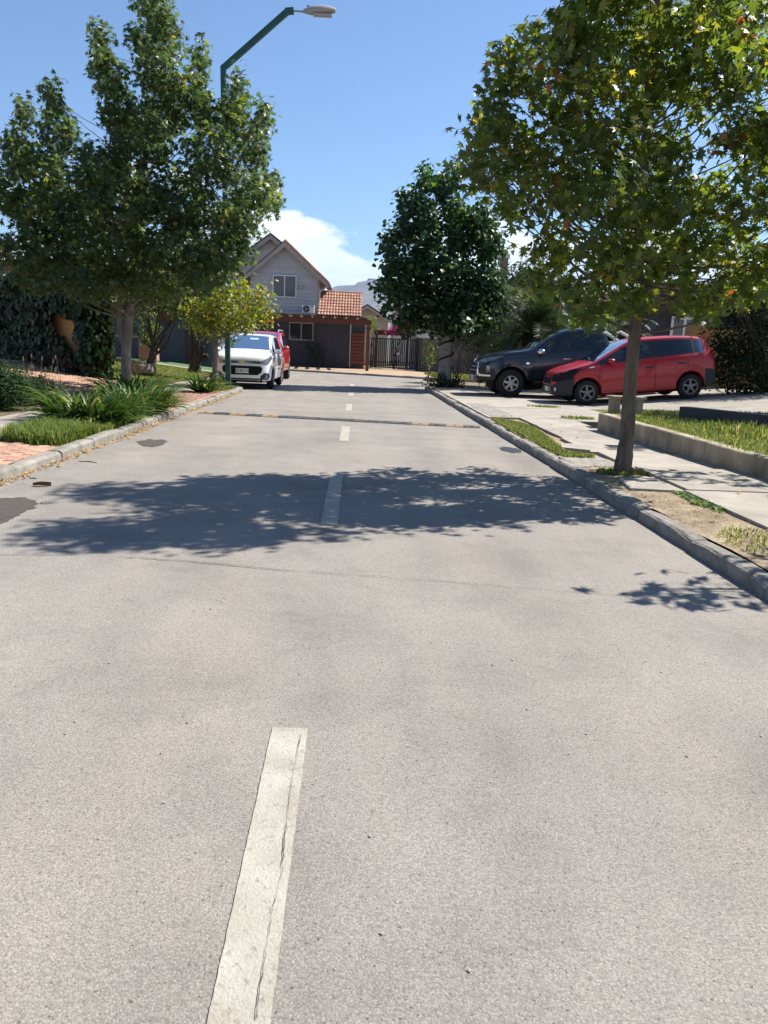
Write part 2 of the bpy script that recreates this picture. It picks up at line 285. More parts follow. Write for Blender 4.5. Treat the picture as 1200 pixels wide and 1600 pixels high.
def np_mesh(name, V, F, mt, parent=None, cols=None, smooth=False):
    """fast mesh: V (n,3), F (m,k), one colour per vertex"""
    b = base_of(parent); V = V - np.array(b)
    me = bpy.data.meshes.new(name); k = F.shape[1]
    me.vertices.add(len(V)); me.vertices.foreach_set('co', np.ascontiguousarray(V, dtype=np.float32).ravel())
    me.loops.add(F.size); me.loops.foreach_set('vertex_index', np.ascontiguousarray(F, dtype=np.int32).ravel())
    me.polygons.add(len(F)); me.polygons.foreach_set('loop_start', np.arange(0, F.size, k, dtype=np.int32)); me.polygons.foreach_set('loop_total', np.full(len(F), k, dtype=np.int32))
    if smooth: me.polygons.foreach_set('use_smooth', np.ones(len(F), dtype=bool))
    me.update(calc_edges=True)
    if cols is not None:
        a = me.color_attributes.new('Col', 'FLOAT_COLOR', 'POINT'); a.data.foreach_set('color', np.c_[cols, np.ones(len(cols))].astype(np.float32).ravel())
    return link(name, me, mt, parent)
def inst(name, me, parent, loc, rz=0.0):
    """another copy of a piece: loc in world coordinates"""
    o = bpy.data.objects.new(name, me); COL.objects.link(o); o.parent = parent; o.location = Vector(loc) - base_of(parent); o.rotation_euler = (0, 0, rz); return o
def struct(name, mb, mt, parent=None, label=None, **k):
    return setp(mb.build(name, mt, parent, **k), label=label, kind='structure')
def sheet(poly, z):
    zf = z if callable(z) else (lambda x, y: z)
    return MB().add([(x, y, zf(x, y)) for x, y in poly], [tuple(range(len(poly)))])
def grid_sheet(xs, ys, zf):
    xs, ys = list(xs), list(ys); n = len(xs)
    return MB().add([(x, y, zf(x, y)) for y in ys for x in xs], [(j * n + i, j * n + i + 1, (j + 1) * n + i + 1, (j + 1) * n + i) for j in range(len(ys) - 1) for i in range(n - 1)])
def blob(cx, cy, rx, ry, n=22, j=0.18, seed=0):
    q = random.Random(seed); return [(cx + rx * math.cos(t) * (1 + q.uniform(-j, j)), cy + ry * math.sin(t) * (1 + q.uniform(-j, j))) for t in [2 * math.pi * i / n for i in range(n)]]
def in_poly(P, poly):
    x, y = P[:, 0], P[:, 1]; c = np.zeros(len(P), bool); j = len(poly) - 1
    for i in range(len(poly)):
        xi, yi = poly[i]; xj, yj = poly[j]
        c ^= ((yi > y) != (yj > y)) & (x < (xj - xi) * (y - yi) / (yj - yi + 1e-12) + xi); j = i
    return c
def unit(a): return a / np.maximum(np.linalg.norm(a, axis=-1, keepdims=True), 1e-9)

# leaf outlines in their own plane: x across, y along, z bends
def star_leaf():
    v = [(0, 0.30, 0.0)]; ang = [-90, -52, -8, 22, 50, 72, 90]; rad = [0.30, 0.30, 0.62, 0.26, 0.72, 0.30, 0.80]
    pts = [(a, r) for a, r in zip(ang, rad)] + [(180 - a, r) for a, r in zip(ang[-2:0:-1], rad[-2:0:-1])]
    for a, r in pts: v.append((r * math.cos(R(a)) * 0.95, 0.30 + r * math.sin(R(a)) * 0.95, -0.16 * (r / 0.8) ** 2))
    n = len(pts); return np.array(v), np.array([(0, 1 + i, 1 + (i + 1) % n) for i in range(n)])
def oval_leaf(w=0.36):
    v = np.array([(0, 0, 0), (-w, 0.35, 0.10), (0, 0.38, 0), (w, 0.35, 0.10), (-w * 0.75, 0.72, 0.05), (0, 0.74, -0.04), (w * 0.75, 0.72, 0.05), (0, 1.05, -0.16)], float)
    return v, np.array([(0, 2, 1), (0, 3, 2), (1, 2, 5), (1, 5, 4), (2, 3, 6), (2, 6, 5), (4, 5, 7), (5, 6, 7)])
STAR, OVAL, HEART = star_leaf(), oval_leaf(0.30), oval_leaf(0.52)
def leaves(P, Nrm, size, shape, cols, droop=0.5):
    """leaf meshes at points P facing Nrm, tips hanging by droop"""
    n = len(P); Z = unit(Nrm); d = rng.normal(size=(n, 3)); d[:, 2] -= droop * 1.6; Y = unit(d - Z * (d * Z).sum(1, keepdims=True)); X = np.cross(Y, Z)
    v, f = shape; s = np.asarray(size).reshape(-1, 1, 1) if np.ndim(size) else size
    V = P[:, None, :] + s * (v[None, :, 0:1] * X[:, None, :] + v[None, :, 1:2] * Y[:, None, :] + v[None, :, 2:3] * Z[:, None, :])
    F = (f[None] + (np.arange(n) * len(v))[:, None, None]).reshape(-1, 3)
    return V.reshape(-1, 3), F, np.repeat(cols, len(v), axis=0)
def palette(n, entries, tuft=0):
    w = np.array([e[0] for e in entries], float); k = rng.choice(len(entries), n, p=w / w.sum())
    if tuft: k = np.where(rng.random(n) < .62, np.repeat(rng.choice(len(entries), n // tuft + 1, p=w / w.sum()), tuft)[:n], k)
    c = np.array([e[1] for e in entries], float)[k]
    return c * rng.uniform(0.72, 1.28, (n, 1)) * rng.uniform(0.93, 1.07, (n, 3))
def crown_points(lobes, dens, twig=0.17, per=9, shell=0.55):
    """lobes: (centre, (rx, ry, rz)); leaves sit in small tufts, most of them towards the outside"""
    P, O = [], []
    for c, r in lobes:
        c, r = np.array(c), np.array(r); k = max(4, int(dens * (r[0] * r[1] + r[0] * r[2] + r[1] * r[2]) / 3 / per * 60))
        d = unit(rng.normal(size=(k, 3))); q = rng.random((k, 1)) ** (1 / 3.0); q = shell * (0.55 + 0.45 * q) + (1 - shell) * q
        t = c + d * q * r * rng.uniform(0.82, 1.12, (k, 1))
        m = np.repeat(t, per, axis=0); dd = np.repeat(d, per, axis=0)
        P.append(m + rng.normal(size=m.shape) * twig * np.array([1, 1, 0.85])); O.append(dd)
    return np.concatenate(P), np.concatenate(O)
def limb(mb, p, q, r0, r1, n=7, sag=0.12, steps=6):
    p, q = Vector(p), Vector(q); L = (q - p).length; k = Vector((random.uniform(-1, 1), random.uniform(-1, 1), 0)) * 0.07 * L
    pts = [p.lerp(q, t) + Vector((0, 0, -sag * L * math.sin(math.pi * t) * 0.6)) + k * math.sin(math.pi * t * 1.5) for t in [i / steps for i in range(steps + 1)]]
    mb.tube(pts, [r0 + (r1 - r0) * i / steps for i in range(steps + 1)], n)
def tree(name, label, base, trunk, lobes, dens, shape, size, pal, bark, leafm='leaf', group=None, fork=0.5, twig=0.17, per=9, droop=0.6, cat='tree', lift=0.5, extra=()):
    """trunk: list of (point, radius); every lobe gets a limb that leaves the trunk at a fork height"""
    t = thing(name, label, cat, base, group=group)
    mb = MB(); pts = [Vector(p) for p, _ in trunk]; rad = [r for _, r in trunk]
    fine, fr = [], []
    for i in range(len(pts) - 1):
        for k in range(4):
            a = k / 4; fine.append(pts[i].lerp(pts[i + 1], a) + Vector((random.uniform(-1, 1), random.uniform(-1, 1), 0)) * rad[i] * 0.07); fr.append(rad[i] + (rad[i + 1] - rad[i]) * a)
    fine.append(pts[-1]); fr.append(rad[-1])
    mb.tube(fine, fr, 22, jag=0.035, ridge=.07)
    for p, q, r0, r1 in extra: limb(mb, p, q, r0, r1, 9, 0.10)
    tr = mb.build('trunk', bark, t, smooth=True, sharp=80)
    z0 = pts[0].z; z1 = pts[-1].z; lb = MB()
    for c, r in lobes:
        c = Vector(c); h = min(z1 - 0.1, max(z0 + (z1 - z0) * (fork * 0.75 + random.uniform(0, .16)), c.z - random.uniform(.5, .95) * math.hypot(c.x - pts[0].x, c.y - pts[0].y) - 0.2))
        i = 0
        while i < len(fine) - 2 and fine[i].z < h: i += 1
        rr = max(0.010, fr[i] * 0.24); limb(lb, fine[i], c, rr, rr * 0.25, 6)
        for _ in range(4):
            o = Vector(unit(rng.normal(size=3)[None])[0] * np.array(r) * 0.8); limb(lb, c.lerp(fine[i], 0.15), c + o, rr * 0.3, 0.004, 4, 0.05, 3)
    lb.build('branches', bark, t, smooth=True, sharp=80)
    P, O = crown_points(lobes, dens, twig, per)
    nrm = O * 0.55 + np.array([0, 0, lift]) + rng.normal(size=P.shape) * 0.55
    V, F, C = leaves(P, nrm, rng.uniform(0.72, 1.2, len(P)) * size, shape, palette(len(P), pal, per), droop)
    cr = np_mesh('crown', V, F, leafm, t, C); cr['kind'] = 'stuff'
    return t
def pixel_lobes(Y, spec, deep=1.0, fb=True, seed=1, sc=.9):
    """lobes outlined in the photo, put at the tree's own distance and given depth in front of and behind the trunk"""
    q = random.Random(seed); o = []; cx = sum(s[0] for s in spec) / len(spec)
    wmax = max(abs(s[0] - cx) for s in spec) * Y / FPX
    for px, py, rx, rz in spec:
        m = Y / FPX; half = math.sqrt(max(0.05, 1 - ((px - cx) * m / (wmax * 1.15)) ** 2)) * wmax * deep
        for s in ((-1, 1) if fb else (0,)):
            dy = s * half * q.uniform(0.2, 0.7); c = atY(px + q.uniform(-.15, .15) * rx, py + q.uniform(-.1, .1) * rz, Y + dy)
            o.append((tuple(c), (rx * m * sc, max(rx, rz) * m * sc * q.uniform(0.8, 1.1), rz * m * sc)))
    return o
def grass(name, poly, zf, n, h, pal, label=None, parent=None, w=0.007, lean=0.5, top=None, mt='grass'):
    xs = [p[0] for p in poly]; ys = [p[1] for p in poly]; P = np.c_[rng.uniform(min(xs), max(xs), n), rng.uniform(min(ys), max(ys), n)]
    P = P[in_poly(P, poly)]; k = len(P); z = np.array([zf(x, y) for x, y in P]) if callable(zf) else np.full(k, zf); B = np.c_[P, z]
    a = rng.uniform(0, 2 * np.pi, k); s = np.c_[np.cos(a), np.sin(a), np.zeros(k)]; l = np.c_[-np.sin(a), np.cos(a), np.zeros(k)]
    H = (h * rng.uniform(0.45, 1.25, k))[:, None]; ln = rng.uniform(0.1, lean, k)[:, None]; up = np.array([0, 0, 1.0])
    mid = B + up * H * 0.62 + l * H * ln * 0.30; V = np.stack([B - s * w, B + s * w, mid - s * w * 0.75, mid + s * w * 0.75, B + up * H * (1 - 0.4 * ln) + l * H * ln], 1).reshape(-1, 3)
    i = np.arange(k)[:, None] * 5; F = np.concatenate([i + [0, 1, 3], i + [0, 3, 2], i + [2, 3, 4]], 0); C = np.repeat(palette(k, pal), 5, axis=0)
    o = np_mesh(name, V, F, mt, parent, C); o['kind'] = 'stuff'
    if label: o['label'] = label
    return o
def strap_plant(name, label, loc, n, L, pal, w=0.022, group=None, cat='plant', spread=0.25, up=1.1):
    """a clump of long arching strap leaves"""
    t = thing(name, label, cat, loc, group=group); loc = np.array(loc, float)
    a = rng.uniform(0, 2 * np.pi, n); rr = np.sqrt(rng.random(n)) * spread; B = loc + np.c_[np.cos(a) * rr, np.sin(a) * rr, np.zeros(n) - 0.01]
    a2 = a + rng.normal(size=n) * 0.5; d = np.c_[np.cos(a2), np.sin(a2), np.zeros(n)]; s = np.c_[-np.sin(a2), np.cos(a2), np.zeros(n)]; LL = (L * rng.uniform(0.6, 1.15, n))[:, None]
    e = rng.uniform(0.45, 1.0, n)[:, None]; rings = []; K = 6
    for k in range(K):
        u = k / (K - 1); c = B + d * LL * (u * (1.15 - 0.5 * e) ) + np.array([0, 0, 1.0]) * LL * (up * e * u - (0.95) * u * u * (0.35 + 0.45 * e)); ww = w * (1 - 0.93 * u ** 2.2) * rng.uniform(0.9, 1.1, n)[:, None]
        c[:, 2] = np.maximum(c[:, 2], loc[2] + 0.015)
        rings += [c - s * ww, c + np.array([0, 0, -1.0]) * ww * 0.5, c + s * ww]
    V = np.stack(rings, 1).reshape(-1, 3); i = np.arange(n)[:, None] * (3 * K)
    F = np.concatenate([i + [3 * k + j, 3 * k + j + 1, 3 * k + j + 4, 3 * k + j + 3] for k in range(K - 1) for j in (0, 1)], 0)
    cr = np_mesh('leaves', V, F, 'gloss', t, np.repeat(palette(n, pal), 3 * K, axis=0), smooth=True); cr['kind'] = 'stuff'; return t
def bush(name, label, lobes, dens, size, pal, shape=OVAL, leafm='matte', loc=None, group=None, twig=0.10, cat='shrub', stems=7, bark='bark_d', per=8):
    c0 = lobes[0][0]; loc = loc or (c0[0], c0[1], c0[2] - lobes[0][1][2]); t = thing(name, label, cat, loc, group=group); mb = MB()
    for c, r in lobes:
        for _ in range(stems):
            o = Vector(unit(rng.normal(size=3)[None])[0] * np.array(r) * 0.75); limb(mb, (loc[0] + random.uniform(-.1, .1), loc[1] + random.uniform(-.1, .1), loc[2] - 0.02), Vector(c) + o, 0.02, 0.004, 5, 0.02, 4)
    mb.build('stems', bark, t); P, O = crown_points(lobes, dens, twig, per); keep = P[:, 2] > loc[2] + 0.02; P, O = P[keep], O[keep]
    V, F, C = leaves(P, O + np.array([0, 0, 0.35]) + rng.normal(size=P.shape) * 0.5, rng.uniform(0.7, 1.2, len(P)) * size, shape, palette(len(P), pal), 0.3)
    cr = np_mesh('foliage', V, F, leafm, t, C); cr['kind'] = 'stuff'; return t

# ================================================================== the setting
KR, KL, BAY = 2.28, -3.00, -4.10         # road edges: right kerb, left kerb, back of the parking bay
FAR = [(3.0, 34.7), (-2.4, 37.9), (-9.0, 41.2), (-16.0, 43.5)]
struct('ground', sheet([(-9000, -3000), (9000, -3000), (9000, 11000), (-9000, 11000)], -0.05), 'ground')
road = struct('road', sheet([(KL - 0.02, -8), (KR + 0.02, -8), (KR + 0.02, 25.0), (2.64, 30.0), FAR[0], *FAR[1:], (-16, 34), (-7.5, 33.6), (BAY - 0.02, 31.2), (BAY - 0.02, 21.6), (KL - 0.4, 21.32), (KL - 0.02, 21.0)], 0.0), 'asphalt')
for k, y in enumerate((-3.0, 2.34 - 2.2, 5.36, 10.42, 15.55, 20.4, 25.4)):
    y1 = (0.9, 2.36, 7.6, 12.38, 17.5, 22.2, 27.3)[k]
    y0 = y if k else -3.0
    if k == 0: continue
    q = random.Random(k); n = 90; x0 = (-.238, -.238, -.217, -.192, -.186, -.18, -.18)[k]; x1 = x0 + 0.113 + 0.005 * k
    L = [(x0 + q.gauss(0, .0006), y0 + (y1 - y0) * i / n) for i in range(n + 1)]; Rr = [(x1 + q.gauss(0, .0006), y0 + (y1 - y0) * i / n) for i in range(n + 1)]
    mb = MB(); vs = [(x, y_, 0.004) for x, y_ in L] + [(x, y_, 0.004) for x, y_ in Rr]
    mb.add(vs, [(i, n + 1 + i, n + 2 + i, i + 1) for i in range(n)]); mb.build('lane_dash', 'paint', road)
def crack(pts, w, seed, parent=road, z=0.0065, jit=0.0055):
    q = random.Random(seed); mb = MB(); fine = []
    for (a, b) in zip(pts, pts[1:]):
        a, b = Vector((*a, 0)), Vector((*b, 0)); n = max(2, int((b - a).length / (0.02 if jit > .004 else .012)))
        fine += [a.lerp(b, i / n) + Vector((q.gauss(0, jit), q.gauss(0, jit), 0)) for i in range(n)]
    vs = []; wv = 1.0
    for i in range(len(fine)):
        d = (fine[min(i + 1, len(fine) - 1)] - fine[max(i - 1, 0)]).normalized(); wv = min(1.7, max(.35, wv + q.gauss(0, .22))); sd_ = Vector((-d.y, d.x, 0)) * w * wv / 2
        vs += [fine[i] - sd_, fine[i] + sd_]
    fs = [(2 * i, 2 * i + 1, 2 * i + 3, 2 * i + 2) for i in range(len(fine) - 1)]
    return mb.add([(v.x, v.y, z) for v in vs], fs).build('crack', 'tar', parent)
crack([tuple(G(x, y)[:2]) for x, y in [(-20, 868), (130, 868), (220, 873), (320, 880), (420, 890), (560, 900), (700, 910), (850, 922), (1010, 934)]], 0.0050, 3)
for q_, pl in enumerate(([(470, 1150), (456, 1225), (446, 1300), (440, 1370), (427, 1420), (411, 1520), (398, 1605)],)):
    ck = crack([tuple(G(x, y)[:2]) for x, y in pl], (0.0016, .0014, .0009, .0011, .0009, .0009)[q_], 5 + q_, z=0.009, jit=.0009)
def rough_edge(poly, j=.012, step=.03):
    q = random.Random(len(poly)); o = []
    for (ax, ay), (bx, by) in zip(poly, poly[1:] + poly[:1]):
        n = max(1, int(math.hypot(bx - ax, by - ay) / step)); o += [(ax + (bx - ax) * i / n + q.gauss(0, j), ay + (by - ay) * i / n + q.gauss(0, j)) for i in range(n)]
    return o
def patch(name, poly, mt, z=0.004, parent=road):
    poly = rough_edge(poly); return sheet(poly, z).build(name, mt, parent)
patch('damp_patch', [tuple(G(x, y)[:2]) for x, y in [(-40, 786), (0, 779), (40, 778), (58, 786), (54, 794), (36, 802), (20, 810), (0, 820), (-50, 830)]], 'oil')
patch('damp_patch', [tuple(G(x, y)[:2]) for x, y in [(212, 690), (228, 688), (235, 686), (240, 688), (255, 687), (262, 690), (255, 695), (240, 699), (222, 697)]], 'oil')
# drain opening by the kerb, a dark wet hollow
dr = G(797, 703); patch('wet_hollow', blob(dr[0], dr[1], 0.135, 0.30, j=0.10, seed=2), 'damp', 0.005)

def kerb_run(name, label, pts, side, seed, h=0.12, w=0.13, step=1.0, mt='kerb'):
    """kerb stones laid end to end; side = +1 when the pavement lies to the left of the run"""
    t = setp(thing(name, label, None, (*pts[0], 0)), kind='structure'); q = random.Random(seed)
    for a, b in zip(pts, pts[1:]):
        a, b = Vector((*a, 0)), Vector((*b, 0)); L = (b - a).length; d = (b - a) / L; n = max(1, round(L / step)); s = Vector((-d.y, d.x, 0)) * side
        for i in range(n):
            g0 = q.uniform(.002, .006); p0 = a + d * (L * i / n + g0); p1 = a + d * (L * (i + 1) / n - g0); j = q.uniform(-.010, .010); dz = q.uniform(-.012, .008); tz = q.uniform(-.006, .006)
            prof = [(0, -0.04), (0.006, h * 0.72), (0.016, h - 0.014), (0.036, h), (w, h), (w, -0.04)]; vs = []; m = 9; K = 5
            for c in range(K + 1):
                p = p0.lerp(p1, c / K); e = 0.010 if c in (0, K) else 0.0
                for u, z in prof: vs.append(p + s * (u + j + q.uniform(-.004, .004)) + Vector((0, 0, z + (dz + tz * (c / K - .5) - e + q.uniform(-.004, .004) if z > 0 else 0))))
            P = len(prof); fs = [(c * P + k, c * P + (k + 1) % P, (c + 1) * P + (k + 1) % P, (c + 1) * P + k) for c in range(K) for k in range(P)] + [tuple(range(P)), tuple(range(K * P + P - 1, K * P - 1, -1))]
            if side > 0: fs = [f[::-1] for f in fs]
            MB().add(vs, fs).build('kerb_stone', mt, t)
    return t
kerb_run('kerb_right', 'grey concrete kerb stones beside the tree verge', [(KR, -1.0), (KR, 6.9), (KR + .02, 7.6), (KR, 14), (KR, 25.0), (2.62, 28.5)], -1, 1, h=0.100, w=0.12)
kerb_run('kerb_left', 'grey concrete kerb stones beside the brick strip', [(KL, 2.0), (KL, 21.0), (KL - 0.4, 21.32), (BAY, 21.6), (BAY, 29.0)], 1, 2, h=0.095, w=0.12)
kerb_run('kerb_far', 'pale kerb stones before the house', [(3.6, 34.35), FAR[0], FAR[1], (-6.0, 39.7)], -1, 3, h=0.10, w=0.2, mt='slab')

# ---- right-hand pavement
VZ, SZ = 0.095, 0.128
struct('verge_right', grid_sheet([KR + .12, 2.5, 2.6, 2.7, 2.8, 2.9, 3.0], np.linspace(-2, 14.2, 60), lambda x, y: VZ + 0.012 * math.sin(7 * x + 3 * y) * math.sin(2.3 * y)), 'dirt')
side = setp(thing('sidewalk_right', 'cracked concrete slabs of the sidewalk below the low wall', None, (3.0, 0, 0)), kind='structure')
def slab(poly, zf, th=0.12, parent=side, mt='slab', name='paving_slab'): return MB().prism(poly, lambda x, y: zf(x, y) - th, zf).build(name, mt, parent)
y = -2.0; q = random.Random(5)
while y < 13.9:
    L = q.uniform(1.25, 1.6); w0 = 2.985 + q.uniform(-.02, .02); dz = q.uniform(-.012, .012)
    if 8.7 < y < 10.3: w0 = 2.93
    x1 = 4.10 if y < 9 else 3.92 if y < 12.2 else 3.97
    slab([(w0, y + .006), (x1 + .03, y + .006), (x1 + .03, y + L - .006), (w0, y + L - .006)], lambda x, y_, dz=dz, y0=y: SZ + dz + 0.006 * (y_ - y0) / 1.4); y += L
slab([(2.62, 9.55), (2.93, 9.35), (2.93, 10.0), (2.72, 9.98)], lambda x, y: SZ + .004); slab([(2.50, 6.72), (2.98, 6.66), (2.98, 7.42), (2.60, 7.30)], lambda x, y: VZ + .022, 0.05)
ye = y
for i, (a, b) in enumerate(((ye, 16.4), (16.4, 19.1), (19.1, 21.8), (21.8, 24.6))):
    slab([(KR + .15, a + .006), (3.955, a + .006), (3.955, b - .006), (KR + .15, b - .006)], lambda x, y_, i=i: 0.118 + 0.012 * (x - 2.4) + 0.004 * (i % 2))
gx, gy = 3.5, 9.72      # floor grating in the pavement
gt = thing('drain_grating', 'dark steel drain grating set in the sidewalk', 'grating', (gx, gy, SZ)); 
for e in (-.14, .125): MB().box((gx - .24, gy + e, SZ + .010), (gx + .24, gy + e + .015, SZ + .022)).build('frame_bar', 'galv', gt)
for k in range(14): MB().box((gx - .225 + k * .033, gy - .124, SZ + .010), (gx - .212 + k * .033, gy + .124, SZ + .020)).build('bar', 'black', gt)
# ---- driveway ramp up to the houses on the right
def zd(x, y=0): return 0.133 + min(0.46, max(0.0, x - 5.55) * 0.10)
drive = setp(thing('driveway', 'pale concrete driveway slabs under the parked cars', None, (6, 18, 0)), kind='structure')
xe = [3.97, 5.55, 7.7, 9.9, 15.0]; yse = [13.55, 15.7, 18.0, 20.3, 22.6, 25.2]
for i in range(4):
    for j in range(5): slab([(xe[i] + .006, yse[j] + .006), (xe[i + 1] - .006, yse[j] + .006), (xe[i + 1] - .006, yse[j + 1] - .006), (xe[i] + .006, yse[j + 1] - .006)], zd, 0.14, drive)
# ---- low retaining wall and the raised lawn behind it
def zt(x, y): return 0.345 + 0.018 * max(0, x - 4.2) + 0.004 * (y - 8)
rw = thing('retaining_wall', 'low stained concrete retaining wall beside the sidewalk', 'wall', (4.0, 9, 0.12))
A, B = (4.16, 6.6), (3.86, 12.08); wl = [(4.45, 1.0), A, (4.055, 8.7), B]
for k in range(3):
    (ax, ay), (bx, by) = wl[k], wl[k + 1]; n = 12; mb = MB(); vs = []; q = random.Random(k)
    for i in range(n + 1):
        t = i / n; x, y_ = ax + (bx - ax) * t, ay + (by - ay) * t; top = 0.335 + 0.012 * (y_ - 7) + q.uniform(-.004, .004)
        if k < 2 and i == n: y_ -= 0.004
        vs += [(x + q.uniform(-.003, .003), y_, 0.06), (x + q.uniform(-.003, .003), y_, top - .012), (x + .014, y_, top), (x + .15, y_, top), (x + .17, y_, top - .014), (x + .17, y_, 0.06)]
    mb.add(vs, [(i * 6 + k2, i * 6 + k2 + 1, i * 6 + k2 + 7, i * 6 + k2 + 6)[::-1] for i in range(n) for k2 in range(5)] + [tuple(range(6)), tuple(range(n * 6 + 5, n * 6 - 1, -1))]).build('wall_section', 'wallc', rw, smooth=True)
(bx, by) = B; MB().box((bx + .172, by - .15, 0.06), (bx + .60, by, 0.385), bev=.012).build('wall_section', 'wallc', rw)
struct('lawn_right', grid_sheet(np.linspace(4.14, 15, 24), np.linspace(1, 13.5, 26), lambda x, y: zt(x, y) - 0.01 - (0.4 if x < 4.2 and y < 6 else 0)), 'lawn')
GR = [(5, (0.09, 0.14, 0.03)), (3, (0.15, 0.19, 0.045)), (2, (0.25, 0.25, 0.08)), (1.2, (0.34, 0.29, 0.13))]
grass('grass_right', [(4.20, 6.6), (4.1, 8.7), (4.06, 12.0), (4.5, 13.4), (12, 13.4), (12, 6.6)], lambda x, y: zt(x, y) - .012, 52000, 0.05, GR, 'short sunlit lawn grass behind the low wall', w=0.006)
grass('tall_grass', [(4.9, 8.6), (4.6, 10.6), (5.6, 11.0), (6.2, 9.4)], lambda x, y: zt(x, y) - .012, 1400, 0.12, GR, 'taller seeding grass blades on the raised lawn')
grass('grass_strip', [(2.43, 8.75), (2.42, 13.6), (2.55, 13.75), (2.86, 12.9), (2.88, 12.2), (2.78, 10.9), (2.68, 10.0), (2.60, 9.3), (2.86, 8.95), (2.8, 8.75)], VZ, 24000, 0.05, GR, 'mown grass strip between kerb and sidewalk', w=0.005)
grass('grass_tuft', blob(2.78, 7.72, 0.26, 0.17, seed=3), VZ, 1500, 0.05, GR, 'small patch of grass round the tree foot', w=0.005)
grass('weeds_dirt', blob(2.92, 6.25, 0.09, 0.42, seed=4), VZ, 700, 0.04, [(3, (0.09, 0.16, 0.05)), (1, (0.2, 0.22, 0.08))], 'low green weeds on the bare dirt verge', w=0.010, lean=1.2)
grass('dry_weeds', blob(2.75, 4.75, 0.28, 0.55, seed=5), VZ, 900, 0.04, [(2, (0.14, 0.19, 0.05)), (3, (0.36, 0.32, 0.14))], 'sparse dry yellow grass on the dirt verge', w=0.006, lean=1.0)
grass('drive_weeds', blob(4.12, 14.1, 0.3, 0.16, seed=6), 0.132, 500, 0.06, GR, 'weeds growing in the driveway joint'); grass('joint_weeds', blob(4.2, 17.0, 0.35, 0.12, seed=7), 0.13, 400, 0.06, GR, 'grass tuft in the driveway joint near the pickup')
def pebbles(name, poly, z, n, r, label, mt='gravel'):
    xs = [p[0] for p in poly]; ys = [p[1] for p in poly]; P = np.c_[rng.uniform(min(xs), max(xs), n), rng.uniform(min(ys), max(ys), n)]; P = P[in_poly(P, poly)]; k = len(P)
    o = np.array([(1, 0, 0), (0, 1, 0), (-1, 0, 0), (0, -1, 0), (0, 0, .7)], float); f = np.array([(0, 1, 4), (1, 2, 4), (2, 3, 4), (3, 0, 4)])
    V = np.c_[P, np.full(k, z)][:, None] + o[None] * (r * rng.uniform(0.5, 1.4, (k, 5, 1))); F = (f[None] + (np.arange(k) * 5)[:, None, None]).reshape(-1, 3)
    return setp(np_mesh(name, V.reshape(-1, 3), F, mt), label, kind='stuff')
pebbles('gravel', [(2.40, 8.05), (2.40, 8.85), (2.9, 8.95), (2.92, 8.2)], VZ + .008, 2600, 0.013, 'loose grey gravel on the verge beside the tree')
pebbles('gravel_dirt', [(2.40, 3.6), (2.40, 7.0), (2.97, 7.0), (2.97, 3.6)], VZ + .004, 900, 0.007, 'scattered small stones on the dirt verge', 'dirt'); pebbles('gravel_drive', [(2.5, 14.0), (2.5, 17.5), (3.0, 17.2), (2.95, 14.0)], 0.128, 1300, 0.016, 'loose gravel on the driveway crossing')
pebbles('road_grit', [(-2.9, 1.0), (-2.9, 20), (2.2, 20), (2.2, 1.0)], 0.003, 420, 0.006, 'scattered grit on the asphalt road')
# ---- concrete bench and the dark planter wall on the raised lawn
bz = zt(4.7, 12.75) - .012; bn = thing('stone_bench', 'small concrete bench on the lawn corner near the red hatchback', 'bench', (4.50, 12.75, bz))
MB().box((4.22, 12.58, bz + .235), (4.80, 12.93, bz + .285), bev=.008).build('seat', 'wallc', bn)
for x in (4.27, 4.65): MB().box((x, 12.61, bz - .02), (x + .11, 12.90, bz + .235), bev=.006).build('leg', 'wallc', bn)
p0, p1 = G(1060, 648, 0.42), G(1200, 660, 0.45); pw = thing('planter_wall', 'long low dark concrete wall across the raised lawn', 'wall', tuple(p0)); az = math.atan2(p1[1] - p0[1], p1[0] - p0[0])
MB().box((p0[0], p0[1], p0[2] - .05), (p0[0] + 1.55, p0[1] + .22, p0[2] + .13), rz=az, bev=.01, piv=(p0[0], p0[1])).build('wall_section', 'slate', pw); MB().box((p0[0] + 1.56, p0[1] - .02, p0[2] - .05), (p0[0] + 3.4, p0[1] + .3, p0[2] + .30), rz=az, bev=.01, piv=(p0[0], p0[1])).build('wall_section', 'slate', pw)

# ---- left-hand pavement
LZ = 0.092
struct('verge_left', sheet([(KL - .12, 0), (KL - .12, 21.0), (KL - .5, 21.3), (BAY - .1, 21.7), (BAY - .1, 31), (-4.95, 31), (-4.95, 0)], LZ - .02), 'soil')
bp = setp(thing('brick_paving', 'orange brick pavers in a strip behind the kerb', None, (-3.5, 7, 0)), kind='structure')
sheet([(KL - .13, 3.0), (KL - .13, 8.40), (-3.92, 8.55), (-3.92, 3.0)], LZ - .010).build('sand_bed', 'mortar', bp)
bm = MB().box((-.048, -.098, -.06), (.048, .098, 0.0), bev=.005).build('brick', 'brick', bp, local=True); bme = bm.data; first = True; q = random.Random(8)
for r in range(7):
    yy = 4.6 + (r % 2) * 0.103
    while yy < 8.25 + (r * .02):
        loc = (KL - .19 - r * .1035, yy, LZ + .004 + q.uniform(-.004, .004)); rz = q.gauss(0, .012)
        if first: bm.location = Vector(loc) - base_of(bp); bm.rotation_euler = (0, 0, rz); first = False
        else: inst('brick', bme, bp, loc, rz)
        yy += 0.206
